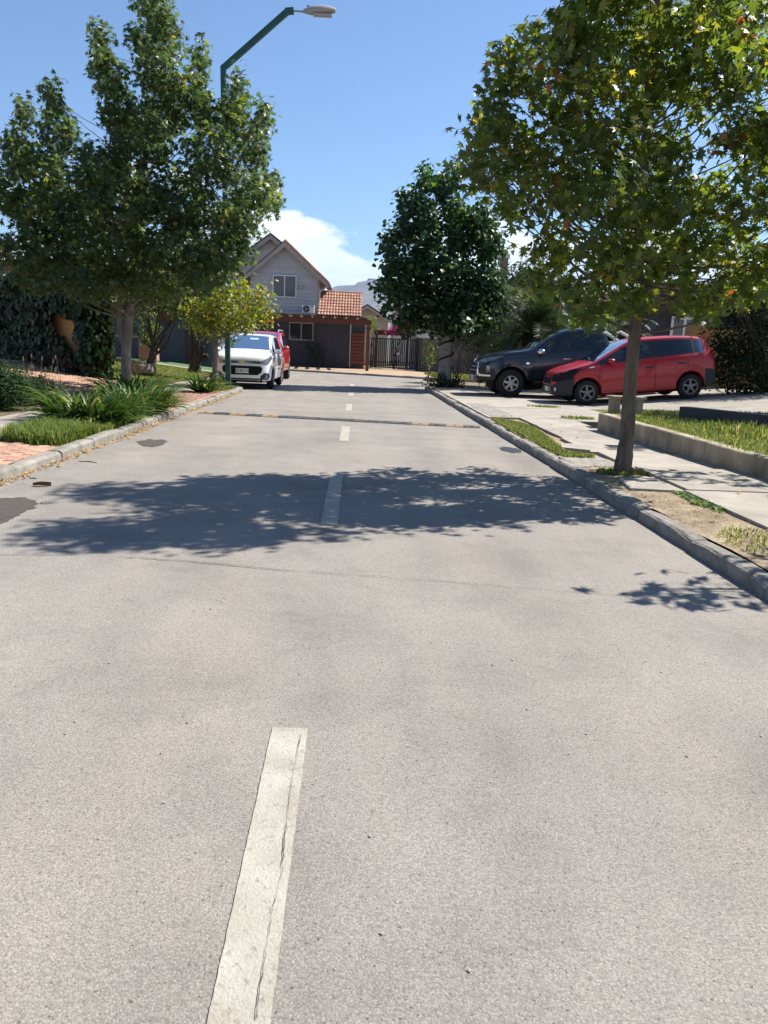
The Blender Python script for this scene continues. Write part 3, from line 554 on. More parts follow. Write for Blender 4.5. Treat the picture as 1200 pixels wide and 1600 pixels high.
def brick_field(name, label, poly, z, bw=.1, bl=.2, rot=0.0):
    """bricks too far off to pick apart: one joined piece"""
    xs = [p[0] for p in poly]; ys = [p[1] for p in poly]; P = []
    for i in range(int((max(xs) - min(xs)) / bw) + 1):
        for j in range(int((max(ys) - min(ys)) / bl) + 2): P.append((min(xs) + i * bw, min(ys) + (j - .5 * (i % 2)) * bl))
    P = np.array(P); P = P[in_poly(P, poly)]; k = len(P); o = np.array([(-.46 * bw, -.48 * bl, -.05), (.46 * bw, -.48 * bl, -.05), (.46 * bw, .48 * bl, -.05), (-.46 * bw, .48 * bl, -.05), (-.45 * bw, -.47 * bl, 0), (.45 * bw, -.47 * bl, 0), (.45 * bw, .47 * bl, 0), (-.45 * bw, .47 * bl, 0)])
    f = np.array([(4, 5, 6, 7), (0, 1, 5, 4), (1, 2, 6, 5), (2, 3, 7, 6), (3, 0, 4, 7)]); zz = np.array([z(x, y) for x, y in P]) if callable(z) else np.full(k, z); V = np.c_[P, zz + rng.uniform(-.003, .003, k)][:, None] + o[None]
    return setp(np_mesh(name, V.reshape(-1, 3), (f[None] + (np.arange(k) * 8)[:, None, None]).reshape(-1, 4), 'brick'), label, kind='stuff')
brick_field('brick_strip', 'orange brick strip beyond the strappy clumps', [(KL - .16, 12.6), (KL - .16, 18.8), (-3.9, 18.8), (-3.9, 12.6)], LZ + .003)
ls = setp(thing('sidewalk_left', 'grey concrete walkway slabs behind the planted strip', None, (-4.4, 8, 0)), kind='structure'); y = 2.0; q = random.Random(9)
while y < 24:
    L = q.uniform(1.3, 1.7); dz = q.uniform(-.008, .008); slab([(-4.92, y + .006), (-3.93, y + .006), (-3.93, y + L - .006), (-4.92, y + L - .006)], lambda x, y_, dz=dz: LZ + .015 + dz, .1, ls); y += L
def zl(x, y): return 0.12 + min(0.42, max(0, -5.0 - x) * 0.11) * min(1, max(0, (y - 12) / 5))
struct('yard_left', grid_sheet(np.linspace(-16, -4.93, 40), np.linspace(2, 33, 50), lambda x, y: zl(x, y) - 0.02), 'soil')
WA, WB = (-6.35, 19.6), (-12.5, 25.2)     # ivy-covered wall across the end of the brick drive
brick_field('brick_drive', 'sunlit orange brick drive before the ivy wall', [(-4.95, 13.6), (-4.95, 19.2), (-6.4, 19.4), (-11.8, 24.3), (-12, 20), (-8.0, 13.6)], lambda x, y: zl(x, y) + .01)
iw = thing('ivy_wall', 'tall dark ivy-covered wall with a bare ochre patch', 'wall', (*WA, zl(*WA))); az = math.atan2(WB[1] - WA[1], WB[0] - WA[0]); wlen = math.hypot(WB[0] - WA[0], WB[1] - WA[1])
MB().box((WA[0], WA[1], 0.0), (WA[0] + wlen, WA[1] + .2, 2.62), rz=az, piv=WA).build('wall_panel', 'ochre', iw)
def wall_pt(u, z, off): return np.stack([WA[0] + u * math.cos(az) - off * math.sin(az), WA[1] + u * math.sin(az) + off * math.cos(az), z], -1)
n = 21000; u = rng.uniform(-.15, wlen, n); z = 0.25 + 2.55 * rng.random(n); off = 0.22 + np.abs(rng.normal(0, .10, n)) + 0.10 * (np.sin(u * 2.1) * np.sin(z * 2.7) + 1)
P = wall_pt(u, z, off)
C = np.array([(110, 500), (98, 520), (105, 540), (90, 490), (115, 535)]); scr = []
for p in P:
    d = p - np.array([0, 0, CAM_H]); w_ = d @ CF; scr.append((600 + FPX * (d @ CR) / w_, 800 - FPX * (d @ CU) / w_))
scr = np.array(scr); bare = in_poly(scr, [(74, 483), (92, 488), (104, 494), (124, 497), (118, 514), (116, 526), (126, 542), (118, 553), (102, 546), (96, 530), (84, 522), (80, 505)])
keep = ~bare; P = P[keep]; u2, z2 = u[keep], z[keep]
e = 2200; ue = -0.18 + rng.normal(0, .10, e); ze = 0.2 + 2.5 * rng.random(e); P = np.r_[P, wall_pt(ue, ze, rng.uniform(-.25, .45, e))]
et = 2600; P = np.r_[P, wall_pt(rng.uniform(-.2, wlen, et), 2.62 + np.abs(rng.normal(0, .10, et)), rng.uniform(-.1, .4, et))]
nn = len(P); nr = np.tile(np.array([-math.sin(az), math.cos(az), 0.25]), (nn, 1)) + rng.normal(size=(nn, 3)) * .45
IVY = [(6, (0.022, 0.045, 0.018)), (3, (0.035, 0.065, 0.022)), (1, (0.07, 0.045, 0.02))]
V, F, Cc = leaves(P, nr, rng.uniform(.08, .15, nn), HEART, palette(nn, IVY), .8); setp(np_mesh('ivy', V, F, 'gloss', iw, Cc), kind='stuff')
n = 500; P = wall_pt(rng.uniform(.1, 1.8, n), 0.35 + np.abs(rng.normal(0, .22, n)), rng.uniform(.3, .75, n)); V, F, Cc = leaves(P, rng.normal(size=(n, 3)) + np.array([0, -.3, .6]), .11, OVAL, palette(n, [(3, (0.09, 0.03, 0.03)), (2, (0.05, 0.05, 0.02))]), .3); setp(np_mesh('creeper', V, F, 'leaf', iw, Cc), kind='stuff')
DG = [(5, (0.025, 0.05, 0.018)), (2, (0.04, 0.075, 0.025))]
bush('clipped_bush', 'round dark clipped bush at the brick drive corner', [((-5.52, 12.1, 0.46), (.56, .55, .36)), ((-5.95, 11.8, .46), (.6, .55, .36)), ((-5.35, 11.9, .38), (.45, .45, .28))], 230, .055, DG, loc=(-5.6, 12, .12), twig=.06)
bush('flowering_weeds', 'light green weed clump with dry seed stalks beside the clipped bush', [((-5.22, 13.3, .30), (.33, .32, .2)), ((-4.98, 13.2, .24), (.25, .25, .14)), ((-5.35, 13.5, .42), (.25, .25, .28))], 60, .05, [(3, (0.11, 0.17, 0.03)), (2, (0.22, 0.24, 0.05))], loc=(-5.2, 13.3, .11), twig=.05, stems=16, cat='plant')
ws = bpy.data.objects['flowering_weeds']; mb = MB()
for k in range(16):
    x, y_ = -5.35 + random.uniform(-.35, .35), 13.4 + random.uniform(-.2, .3); h = random.uniform(.5, .82); dx = random.uniform(-.12, .2); mb.tube([(x, y_, .1), (x + dx * .5, y_, .1 + h * .6), (x + dx, y_, .1 + h)], [.004, .004, .003], 5); mb.tube([(x + dx, y_, .1 + h - .03), (x + dx * 1.02, y_, .1 + h + .035)], [.014, .010], 6)
mb.build('stalks', 'pale_timber', ws)['kind'] = 'stuff'
TG = [(4, (0.07, 0.125, 0.02)), (4, (0.13, 0.19, 0.035)), (1.5, (0.26, 0.27, 0.08)), (.5, (.36, .31, .14))]
grass('long_grass', [(-3.90, 8.62), (-3.45, 8.40), (-3.16, 8.40), (-3.16, 9.6), (-3.9, 9.9), (-4.0, 9.2)], LZ - .015, 8000, 0.19, TG, 'long bright green grass behind the kerb beside the bricks', w=0.004, lean=1.0)
grass('short_grass', [(-3.5, 8.34), (-3.14, 8.34), (-3.14, 11.6), (-3.5, 11.6)], LZ - .015, 4200, 0.10, TG, 'short grass fringe along the kerb', w=0.005, lean=.9); grass('grass_patch', [(-3.3, 18.9), (-3.14, 20.6), (-3.9, 21.2), (-3.9, 18.9)], LZ - .015, 3000, .07, GR, 'thin grass under the small yellow tree')
AG = [(5, (0.035, 0.075, 0.018)), (3, (0.06, 0.115, 0.025)), (2, (0.12, 0.17, 0.035)), (.4, (0.34, 0.31, 0.12))]
strap_plant('agapanthus', 'big dark strap-leaved clump beside the long grass', (-3.66, 10.9, LZ - .02), 560, .74, AG, group='strap-leaved clumps', spread=.45, w=.021, up=1.42)
strap_plant('agapanthus', 'strap-leaved clump arching over the kerb at the foot of the forked tree', (-3.50, 12.7, LZ - .02), 460, .74, AG, group='strap-leaved clumps', spread=.36, w=.021, up=1.42)
strap_plant('agapanthus', 'paler strap-leaved clump behind the forked tree trunk', (-4.2, 14.7, LZ - .02), 300, .95, AG, group='strap-leaved clumps', spread=.34, w=.022, up=1.35)
strap_plant('agapanthus', 'small spiky strap-leaved plant beside the green lamp post', (-3.52, 18.2, LZ - .02), 120, 0.72, AG, group='strap-leaved clumps', spread=.16, w=.024, up=1.5)
# litter along the left kerb, dry leaf and twigs on the road
n = 900; y_ = rng.uniform(5.5, 20.5, n); P = np.c_[KL + .02 + np.abs(rng.normal(0, .05, n)), y_, np.full(n, .008)]; LIT = [(3, (0.42, 0.28, 0.10)), (2, (0.25, 0.14, 0.06)), (1, (0.5, 0.42, 0.2))]
V, F, Cc = leaves(P, rng.normal(size=(n, 3)) * .35 + np.array([0, 0, 1]), rng.uniform(.02, .055, n), OVAL, palette(n, LIT), 0); V[:, 2] = np.maximum(V[:, 2], .003); setp(np_mesh('fallen_leaves', V, F, 'dry', None, Cc), 'dry yellow leaf litter in the gutter', kind='stuff')
n = 150; P = np.c_[rng.uniform(-3.8, 3.6, n), rng.uniform(5, 22, n), np.zeros(n)]; P[:, 2] = np.where(P[:, 0] < KL - .1, LZ + .02, np.where(P[:, 0] > KR + .1, .15, .006)); P = P[(np.abs(P[:, 0]) > 2.0)]; n = len(P)
V, F, Cc = leaves(P, rng.normal(size=(n, 3)) * .3 + np.array([0, 0, 1]), rng.uniform(.025, .06, n), STAR, palette(n, LIT), 0); setp(np_mesh('scattered_leaves', V, F, 'dry', None, Cc), 'scattered dry leaves on verge and road edge', kind='stuff')
g = G(66, 760); dl = thing('curled_leaf', 'large curled brown dry leaf lying on the asphalt', 'leaf', (g[0], g[1], 0)); vs = []; K = 8
for i in range(K + 1):
    t = i / K; x = -.075 + .15 * t; w = .035 * math.sin(math.pi * min(1, .12 + .88 * t)) + .004
    for s in (-1, -.4, .4, 1): vs.append((x, s * w * .7, max(.001, .002 + .026 * (abs(s) ** 2) * (1 + .6 * t) + .004 * math.sin(t * 5))))
MB().add(vs, [(i * 4 + k, i * 4 + k + 1, i * 4 + k + 5, i * 4 + k + 4) for i in range(K) for k in range(3)]).build('blade', mat('curled_brown', (0.13, 0.075, 0.045), .8, .2, var=.3, scale=30), dl, smooth=True, local=True)
for (px, py, L_, a) in ((139, 722, .20, -.25), (52, 748, .07, .1)):
    g = G(px, py); tw = MB().tube([(g[0] - L_ / 2, g[1], .004), (g[0], g[1] + .01, .005), (g[0] + L_ / 2, g[1] - L_ * .25, .003)], [.004, .005, .003], 6).build('twig', 'twig'); setp(tw, 'thin dry twig lying on the road' if L_ > .1 else 'short dry twig beside the curled leaf', 'twig')

# ---- speed bump: bolted rubber modules across the road
sb0, sb1 = G(312, 645), G(751, 668.5); sb = thing('speed_bump', 'low black rubber speed bump with yellow end modules across the road', 'speed bump', (0, 13.5, 0)); n = 17
for i in range(n):
    a = Vector(sb0).lerp(Vector(sb1), i / n); b = Vector(sb0).lerp(Vector(sb1), (i + .985) / n); d = (b - a).normalized(); s = Vector((-d.y, d.x, 0)); K = 8; vs = []
    yel = i in (0, 2, 4, 14, 16 - 1 + 0) or i == 15; yel = i in (0, 2, 4, 13, 15)
    for e, p in enumerate((a, b)):
        p = Vector((p.x, p.y, 0))
        for k in range(K + 1):
            t = math.pi * k / K; sc = .80 if (i == 0 and e == 0) or (i == n - 1 and e == 1) else 1.0; vs.append(p + s * (-.15 * math.cos(t)) * sc + Vector((0, 0, .002 + 0.029 * math.sin(t) ** .8 * sc)))
    m = MB().add(vs, [(k, k + 1, K + 2 + k, K + 1 + k)[::-1] for k in range(K)] + [tuple(range(K + 1)), tuple(range(2 * K + 1, K, -1))]).build('yellow_module' if yel else 'black_module', 'paint_y' if yel else 'rubber', sb, smooth=True, sharp=50)
    c = a.lerp(b, .5) + s * -.08; MB().lathe([(.018, 0), (.018, .012), (0.001, .012)], 8, 'z', (c.x, c.y, .019)).build('bolt', 'void', m)

# ================================================================== house at the end of the street
def window(parent, x0, x1, z0, z1, y, frame='white', pane='winglass2', split=2, name='window', fw=.055):
    """sliding window on a wall facing -Y: frame bars as one frame, each pane its own piece"""
    f = MB()
    f.box((x0, y - .05, z0), (x1, y + .02, z0 + fw)).box((x0, y - .05, z1 - fw), (x1, y + .02, z1)).box((x0, y - .052, z0 + .001), (x0 + fw, y + .02, z1 - .001)).box((x1 - fw, y - .052, z0 + .001), (x1, y + .02, z1 - .001))
    for k in range(1, split):
        xm = x0 + (x1 - x0) * k / split; f.box((xm - fw * .5, y - .046, z0 + fw), (xm + fw * .5, y + .02, z1 - fw))
    w = f.build(name, frame, parent)
    for k in range(split):
        a = x0 + (x1 - x0) * k / split + fw * .6; b = x0 + (x1 - x0) * (k + 1) / split - fw * .6
        MB().box((a, y - .012, z0 + fw * .8), (b, y + .01, z1 - fw * .8)).build('pane', pane, w)
    return w
HY = 45.0; hs = thing('gabled_house', 'grey clapboard gabled house with tiled porch roof at the street end', 'house', (-3.5, HY, 0))
AP = (-4.13, 6.80); sl = 0.872; xl, xr = -6.05, -2.25
roofz = lambda x: AP[1] - sl * abs(x - AP[0])
MB().wallpoly([(xl, 0), (xr, 0), (xr, roofz(xr) - .12), (AP[0], AP[1] - .12), (xl, roofz(xl) - .12)], HY, HY + 8).build('wall', 'beige', hs)
z = 2.95; n = 0
while z < AP[1] - .16:
    z1 = min(z + .205, AP[1] - .13); xa0 = max(xl, AP[0] - (AP[1] - .13 - z) / sl); xa1 = max(xl, AP[0] - (AP[1] - .13 - z1) / sl); xb0 = min(xr, AP[0] + (AP[1] - .13 - z) / sl); xb1 = min(xr, AP[0] + (AP[1] - .13 - z1) / sl)
    if xb1 - xa1 < .02: xa1, xb1 = AP[0] - .01, AP[0] + .01
    MB().add([(xa0, HY - .062, z), (xb0, HY - .062, z), (xb1, HY - .018, z1), (xa1, HY - .018, z1), (xa0, HY - .002, z), (xb0, HY - .002, z), (xb1, HY - .002, z1), (xa1, HY - .002, z1)], [(0, 1, 2, 3), (0, 4, 5, 1), (3, 2, 6, 7), (0, 3, 7, 4), (1, 5, 6, 2)]).build('siding_board', 'siding', hs); z += .198
for k in range(11): MB().box((xr + .002, HY + .002, 2.98 + k * .2), (xr + .03 - .001 * k, HY + 8, 2.98 + k * .2 + .196)).build('siding_board', 'siding', hs)
MB().box((xr - .05, HY - .06, 2.95), (xr + .045, HY + .0, 5.15)).build('corner_board', 'fascia', hs)
rf = MB(); ov = .62; xe0, xe1 = AP[0] - 2.45, AP[0] + 2.45
for a, b in (((AP[0], AP[1]), (xe1, roofz(xe1))), ((AP[0], AP[1]), (xe0, roofz(xe0)))):
    rf.wallpoly([(a[0], a[1]), (b[0], b[1]), (b[0], b[1] + .09), (a[0], a[1] + .09)], HY - .42, HY + 8.3)
rf = rf.build('roof', 'shingle', hs); rf['kind'] = 'stuff'
for sgn, xe_ in ((1, xe1), (-1, xe0)):
    MB().wallpoly([(AP[0], AP[1] - .30), (AP[0], AP[1] - .005), (xe_, roofz(xe_) - .005), (xe_, roofz(xe_) - .24)], HY - .46, HY - .425).build('barge_board', 'fascia', hs)
    MB().wallpoly([(AP[0], AP[1] - .02), (xe_, roofz(xe_) - .02), (xe_, roofz(xe_) - .05), (AP[0], AP[1] - .05)], HY - .42, HY + 8.2).build('soffit', 'fascia', hs)
for k in range(12):      # verge tiles along the right slope
    t = (k + .5) / 12; x = AP[0] + 2.45 * t; zz = roofz(x); MB().tube([(x - .11, HY - .40, zz + .17), (x + .11, HY - .40, zz + .17 - .19)], .075, 8).build('ridge_tile', 'tile', hs)
MB().tube([(xe1 + .05, HY - .5, roofz(xe1) + .02), (xe1 + .05, HY + 8.2, roofz(xe1))], .05, 8).build('gutter', 'fascia', hs); MB().tube([(xe1, HY - .3, roofz(xe1) - .02), (xe1 - .25, HY - .2, roofz(xe1) - .3), (xr + .09, HY - .1, roofz(xe1) - .4), (xr + .09, HY - .1, 3.6)], .035, 8).build('downpipe', 'offw', hs)
window(hs, -4.80, -3.47, 3.84, 5.05, HY - .085)
wl_ = MB().box((-3.28, HY - .2, 4.36), (-3.12, HY - .04, 4.56), bev=.02).build('wall_lamp', 'beige', hs)
# ground floor, darker, with its porch roof of barrel tiles
GY = 44.4; MB().box((-7.2, GY, 0), (.44, HY - .003, 2.93)).build('ground_floor_wall', 'slate', hs); MB().box((xr + .05, HY + .003, 0), (.44, HY + 5, 2.93)).build('ground_floor_wall', 'slate', hs); MB().box((-7.3, GY - .10, 2.935), (-2.3, HY - .01, 3.0)).build('ledge', 'fascia', hs)
window(hs, -3.80, -2.44, 1.52, 2.50, GY - .02, 'fascia', 'winglass')
tz0, tz1, ty0, ty1 = 2.96, 4.35, GY - .25, GY + 2.2; slope = math.atan2(tz1 - tz0, ty1 - ty0); rows, cols = 8, 15; tw = 2.45 / cols; tl = math.hypot(tz1 - tz0, ty1 - ty0) / rows
MB().add([(-2.2, ty0, tz0 - .06), (.16, ty0, tz0 - .06), (.16, ty1, tz1 - .06), (-2.2, ty1, tz1 - .06), (-2.2, ty0, tz0 - .14), (.16, ty0, tz0 - .14), (.16, ty1, tz1 - .14), (-2.2, ty1, tz1 - .14)], [(0, 1, 2, 3), (7, 6, 5, 4), (0, 4, 5, 1), (1, 5, 6, 2), (2, 6, 7, 3), (3, 7, 4, 0)]).build('porch_roof_deck', 'shingle', hs); MB().wallpoly([(-2.19, 2.93), (.15, 2.93), (.15, 4.25), (-2.19, 4.25)], ty1, ty1 + .1).build('porch_roof_back', 'slate', hs)
vs = []; K = 6
for e, (d, sc) in enumerate(((-.03, 1.06), (tl + .05, .84))):
    for k in range(K + 1):
        t = math.pi * k / K; x = -.5 * tw * sc * 1.05 * math.cos(t); h = .075 * sc * math.sin(t) + (.03 if e == 0 else 0.0); vs.append((x, d * math.cos(slope) - h * math.sin(slope), d * math.sin(slope) + h * math.cos(slope)))
vs += [(x * .82, y - .0, z - .02) for x, y, z in vs]; S = 2 * (K + 1)
fs = [(k, k + 1, K + 2 + k, K + 1 + k)[::-1] for k in range(K)] + [(S + k, S + k + 1, k + 1, k)[::-1] for k in range(K)]
tm = bpy.data.meshes.new('roof_tile'); tm.from_pydata(vs, [], fs); tm.materials.append(MT['tile'])
for r in range(rows):
    for c in range(cols): inst('roof_tile', tm, hs, (-2.24 + tw * (c + .5), ty0 + r * tl * math.cos(slope), tz0 - .035 + r * tl * math.sin(slope)))
for c in range(6): MB().tube([(-2.24 + c * .41, ty1 + .02, tz1 + .0), (-2.24 + c * .41 + .43, ty1 + .02, tz1 + .01)], [.085, .075], 8).build('ridge_tile', 'tile', hs)
dr_ = thing('slatted_door', 'reddish timber slat screen beside the pergola post', 'screen', (.08, GY - .08, .3))
for k in range(9): MB().box((-.30, GY - .13, .36 + k * .19), (.42, GY - .085, .36 + k * .19 + .165)).build('slat', 'timber', dr_)
for x in (-.27, .36): MB().box((x, GY - .083, .12), (x + .05, GY - .04, 2.06)).build('batten', 'timber', dr_)
MB().tube([(-.36, GY - .05, .15), (-.36, GY - .05, 2.5)], .035, 8).build('drainpipe', 'offw', hs)
ac = thing('ac_unit', 'white air conditioner outdoor unit on the house ledge', 'air conditioner', (-2.78, 44.55, 3.0)); MB().box((-3.12, 44.42, 3.03), (-2.42, 44.72, 3.47), bev=.012).build('casing', 'ac', ac)
MB().lathe([(.185, 0), (.185, -.018), (.165, -.022), (.001, -.012)], 24, 'y', (-2.87, 44.418, 3.25)).build('fan_grille', 'dark', ac)
fa = MB()
for k in range(3): t = k * 2.094; fa.bar((-2.87, 44.392, 3.25), (-2.87 + .14 * math.cos(t), 44.392, 3.25 + .14 * math.sin(t)), .01, .07)
fa.lathe([(.045, 0), (.045, -.012), (.001, -.014)], 12, 'y', (-2.87, 44.392, 3.25)).build('fan', 'galv', ac); MB().box((-2.62, 44.414, 3.38), (-2.47, 44.420, 3.43)).build('badge', 'blueg', ac)
for x in (-3.05, -2.52): MB().box((x, 44.45, 2.985), (x + .05, 44.70, 3.03)).build('foot', 'dark', ac)
# pergola
bl, br = Vector(atY(412, 496, 41.0)), Vector(atY(580, 503.5, 41.0)); pg = thing('timber_pergola', 'red-brown timber pergola on square posts before the house', 'pergola', (-1.7, 40.5, 0))
MB().bar(bl + Vector((0, 0, -.03)), br + Vector((0, 0, -.03)), .10, .24).build('beam', 'timber', pg); dd = (br - bl)
for t in (.022, .975):
    p = bl + dd * t; MB().box((p.x - .085, p.y - .04, .05), (p.x + .085, p.y + .13, p.z - .152)).build('post', 'timber', pg)
for k in range(10):
    t = .03 + k * .104; p = bl + dd * t; e = Vector((p.x - .15, GY - .11, p.z + .16)); a = p + Vector((.05, -.32, .145)); r_ = MB().bar(a, e, .12, .10).build('rafter', 'timber', pg)
    d = (e - a).normalized(); MB().bar(a - d * .012, a - d * .001, .118, .098).build('sunlit_end', 'pale_timber', r_)  # lighter cap paints the sunlight on the rafter end
MB().bar(bl + Vector((-.1, 1.2, .22)), br + Vector((.1, 1.2, .22)), .30, .025).build('roof_sheet', 'shingle', pg)
plm = MB().lathe([(.05, 0), (.06, .03), (.02, .05)], 10, 'z', (.10, 41.2, 2.42)).build('lamp_shade', 'white', pg)
# sandy forecourt between far kerb and house
FZ = .075
struct('forecourt', MB().prism([(-14, 44.38), (-14, 43.0), (-9.1, 41.45), (-2.32, 38.08), (3.1, 34.9), (4.2, 34.4), (12, 34.4), (12, 46.5), (.5, 46.5), (.5, 44.38)], -.05, FZ), mat('sandy_concrete', (.30, .215, .14), .92, .2, scale=2, col2=(.40, .30, .20), bump=.2))
bush('potted_plant', 'dark potted shrub against the ground floor wall', [((-2.35, 43.9, 1.0), (.45, .35, .65))], 24, .10, DG, loc=(-2.35, 43.9, FZ), twig=.1)
bd = thing('garden_figure', 'small dark garden ornament on the forecourt', 'ornament', (-1.75, 43.8, FZ)); MB().lathe([(.001, 0), (.15, 0), (.16, .06), (.07, .10), (.11, .25), (.13, .42), (.06, .52), (.09, .62), (.06, .72), (.001, .74)], 12, 'z', (-1.75, 43.8, FZ)).build('figure', 'dark', bd, smooth=True)
# gate, posts, boundary wall
gt = thing('driveway_gate', 'black vertical bar driveway gate beside the pergola', 'gate', (2.05, 45.4, FZ)); g0, g1, gz0, gz1 = .82, 3.42, .17, 1.86
for z in (gz0, gz0 + .30, gz1 - .06): MB().box((g0, 45.38, z), (g1, 45.42, z + .06)).build('rail', 'black', gt)
for k in range(25): x = g0 + .01 + k * (g1 - g0 - .05) / 24; MB().box((x, 45.35, gz0), (x + .068, 45.378, gz1)).build('bar', 'black', gt)
MB().lathe([(.07, 0), (.07, -.04), (.001, -.05)], 12, 'y', (2.42, 45.35, 1.0)).build('lock', 'white', gt)
for k, (x, m_) in enumerate(((.60, 'galv'), (3.46, 'black'))): setp(MB().box((x, 45.3, FZ - .02), (x + .16, 45.46, 1.98), bev=.01).build('gate_post', m_), ('galvanised' if k == 0 else 'black') + ' steel post holding the black bar gate', 'post')
bw = thing('boundary_wall', 'tan rendered boundary wall between gate and palm', 'wall', (6, 42, 0)); MB().prism([(3.64, 45.5), (9.6, 38.4), (9.75, 38.55), (3.75, 45.68)], 0, 1.95).build('wall_panel', 'tan', bw)
p = atY(660, 523, 44.6); setp(MB().box((p[0] - .17, 44.5, p[2] - .19), (p[0] + .17, 44.54, p[2] + .19), bev=.005).build('wall_sign', 'offw'), 'small white sign plate on the tan wall', 'sign')
struct('lawn_far', MB().prism([(3.6, 34.5), (9, 34.5), (9, 38.0), (4.1, 42.9), (3.5, 40)], FZ, FZ + .02), 'lawn'); grass('grass_far', [(3.6, 34.5), (9, 34.5), (9, 38.0), (4.1, 42.9), (3.5, 40)], FZ + .02, 9000, .07, GR, 'sunlit grass before the tan boundary wall', w=.012)
# what shows over the gate: neighbour's shade roof, bougainvillea, a second gable
sr = thing('shade_roof', 'orange-brown timber shade roof behind the gate', 'shade roof', (2.4, 52, 0)); a, b = atY(585, 516, 52), atY(640, 522, 52)
MB().box((a[0], 51.9, a[2] - .28), (b[0], 52.1, a[2]), bev=.01).build('beam', 'timber', sr); MB().box((a[0] - .1, 51.7, a[2] + .002), (b[0] + .1, 54, a[2] + .06)).build('deck', 'pale_timber', sr)
for x in (a[0] + .1, b[0] - .2): MB().box((x, 51.95, 0), (x + .14, 52.09, a[2] - .281)).build('post', 'timber', sr)
MB().box((b[0] + .05, 51.5, 0), (b[0] + .45, 51.9, a[2] + .25)).build('pier', 'beige', sr)
c1, c2 = atY(618, 516, 51), atY(633, 509, 51); bush('bougainvillea', 'magenta bougainvillea over the shade roof', [(tuple(c1), (.7, .6, .22)), (tuple(c2), (.45, .5, .35))], 24, .14, [(4, (.42, .02, .14)), (1, (.10, .14, .04))], leafm='pink', loc=(c1[0], 51, 0), twig=.12)
c1 = atY(582, 506, 48); bush('light_shrub', 'pale green shrub beside the pergola corner', [(tuple(c1), (.38, .35, .42))], 24, .14, [(3, (.14, .20, .05)), (1, (.26, .28, .09))], loc=(c1[0], 48, 0), twig=.12)
h2 = thing('rear_house', 'small beige gabled house beyond the black gate', 'house', (.9, 60, 0)); ap = atY(574, 478, 60); er = atY(609, 501, 60); s2 = (ap[2] - er[2]) / (er[0] - ap[0]); x0, x1 = ap[0] - 2.6, er[0] - .12
MB().wallpoly([(x0, 0), (x1, 0), (x1, ap[2] - s2 * (x1 - ap[0]) - .05), (ap[0], ap[2] - .05), (x0, ap[2] - s2 * (ap[0] - x0) - .05)], 60, 67).build('wall', 'beige', h2)
for x in (er[0] + .05, ap[0] - 2.8): MB().wallpoly([(ap[0], ap[2]), (x, ap[2] - s2 * abs(x - ap[0])), (x, ap[2] - s2 * abs(x - ap[0]) + .12), (ap[0], ap[2] + .12)], 59.5, 67.3).build('roof', 'shingle', h2)
for x in (er[0] + .05, ap[0] - 2.8): MB().wallpoly([(ap[0], ap[2] - .2), (ap[0], ap[2] - .003), (x, ap[2] - s2 * abs(x - ap[0]) - .003), (x, ap[2] - s2 * abs(x - ap[0]) - .2)], 59.46, 59.497).build('barge_board', 'fascia', h2)
h3 = thing('pale_house', 'pale far house wall beyond the bougainvillea', 'house', (4.5, 64, 0)); MB().box((2.95, 64, 0), (7, 70, 4.0)).build('wall', 'offw', h3); MB().wallpoly([(2.7, 4.0), (7.2, 4.0), (5, 5.0)], 63.7, 70).build('roof', 'tile', h3)
# the second gable that rises behind the clapboard house
hb = thing('back_house', 'brown-roofed gable rising behind the clapboard house', 'house', (-6, 54, 0)); ap = atY(424, 368, 54)
MB().wallpoly([(ap[0] - 4, 0), (ap[0] + 3, 0), (ap[0] + 3, ap[2] - 2.2), (ap[0], ap[2] - .1), (ap[0] - 4, ap[2] - 2.9)], 54, 61).build('wall', 'siding', hb)
for x in (3.3, -4.3): MB().wallpoly([(ap[0], ap[2] - .02), (ap[0] + x, ap[2] - .02 - .72 * abs(x)), (ap[0] + x, ap[2] + .12 - .72 * abs(x)), (ap[0], ap[2] + .12)], 53.5, 61.4).build('roof', 'shingle', hb)
for x in (3.3, -4.3): MB().wallpoly([(ap[0], ap[2] - .3), (ap[0], ap[2] - .025), (ap[0] + x, ap[2] - .025 - .72 * abs(x)), (ap[0] + x, ap[2] - .28 - .72 * abs(x))], 53.46, 53.495).build('barge_board', 'fascia', hb)

# ================================================================== yard on the left
struct('lawn_left', grid_sheet(np.linspace(-13, -4.95, 30), np.linspace(19.6, 28.6, 24), lambda x, y: zl(x, y) + (.004 if x > -6.45 or y > 25.6 or (y - 19.6) > (-6.35 - x) * .93 + .5 else -.15)), 'lawn')
grass('grass_left', [(-4.98, 19.8), (-6.2, 19.8), (-12.4, 26), (-12.4, 28.5), (-4.98, 28.5)], zl, 30000, .05, GR, 'sunlit lawn beyond the ivy wall', w=.008)
struct('garden_path', grid_sheet([-13, -10, -8, -6, -4.95], [28.62, 29.3], lambda x, y: zl(x, y) + .02), 'slab'); struct('green_turf', grid_sheet([-13, -10, -8, -6, -4.95], [29.3, 31.98], lambda x, y: zl(x, y) + .015), 'turf')
nh = thing('neighbour_house', 'dark blue-grey house in shade behind the left lawn', 'house', (-9, 32, .5)); MB().box((-15, 32, .2), (-5.6, 38, 3.3)).build('wall', 'blueg', nh); MB().wallpoly([(-15.4, 3.3), (-5.2, 3.3), (-6.4, 4.0), (-14, 4.0)], 31.4, 38.5).build('roof', 'shingle', nh)
MB().box((-6.9, 31.95, .45), (-6.0, 31.998, 2.5)).build('door', 'slate', nh); window(nh, -12.6, -11.4, 1.4, 2.5, 31.97, 'fascia', 'winglass')
c = atY(196, 534, 29.6); st = thing('garden_barbecue', 'small roofed garden barbecue with a shelf before the blue-grey house', 'barbecue', (c[0], 29.6, zl(c[0], 29.6)))
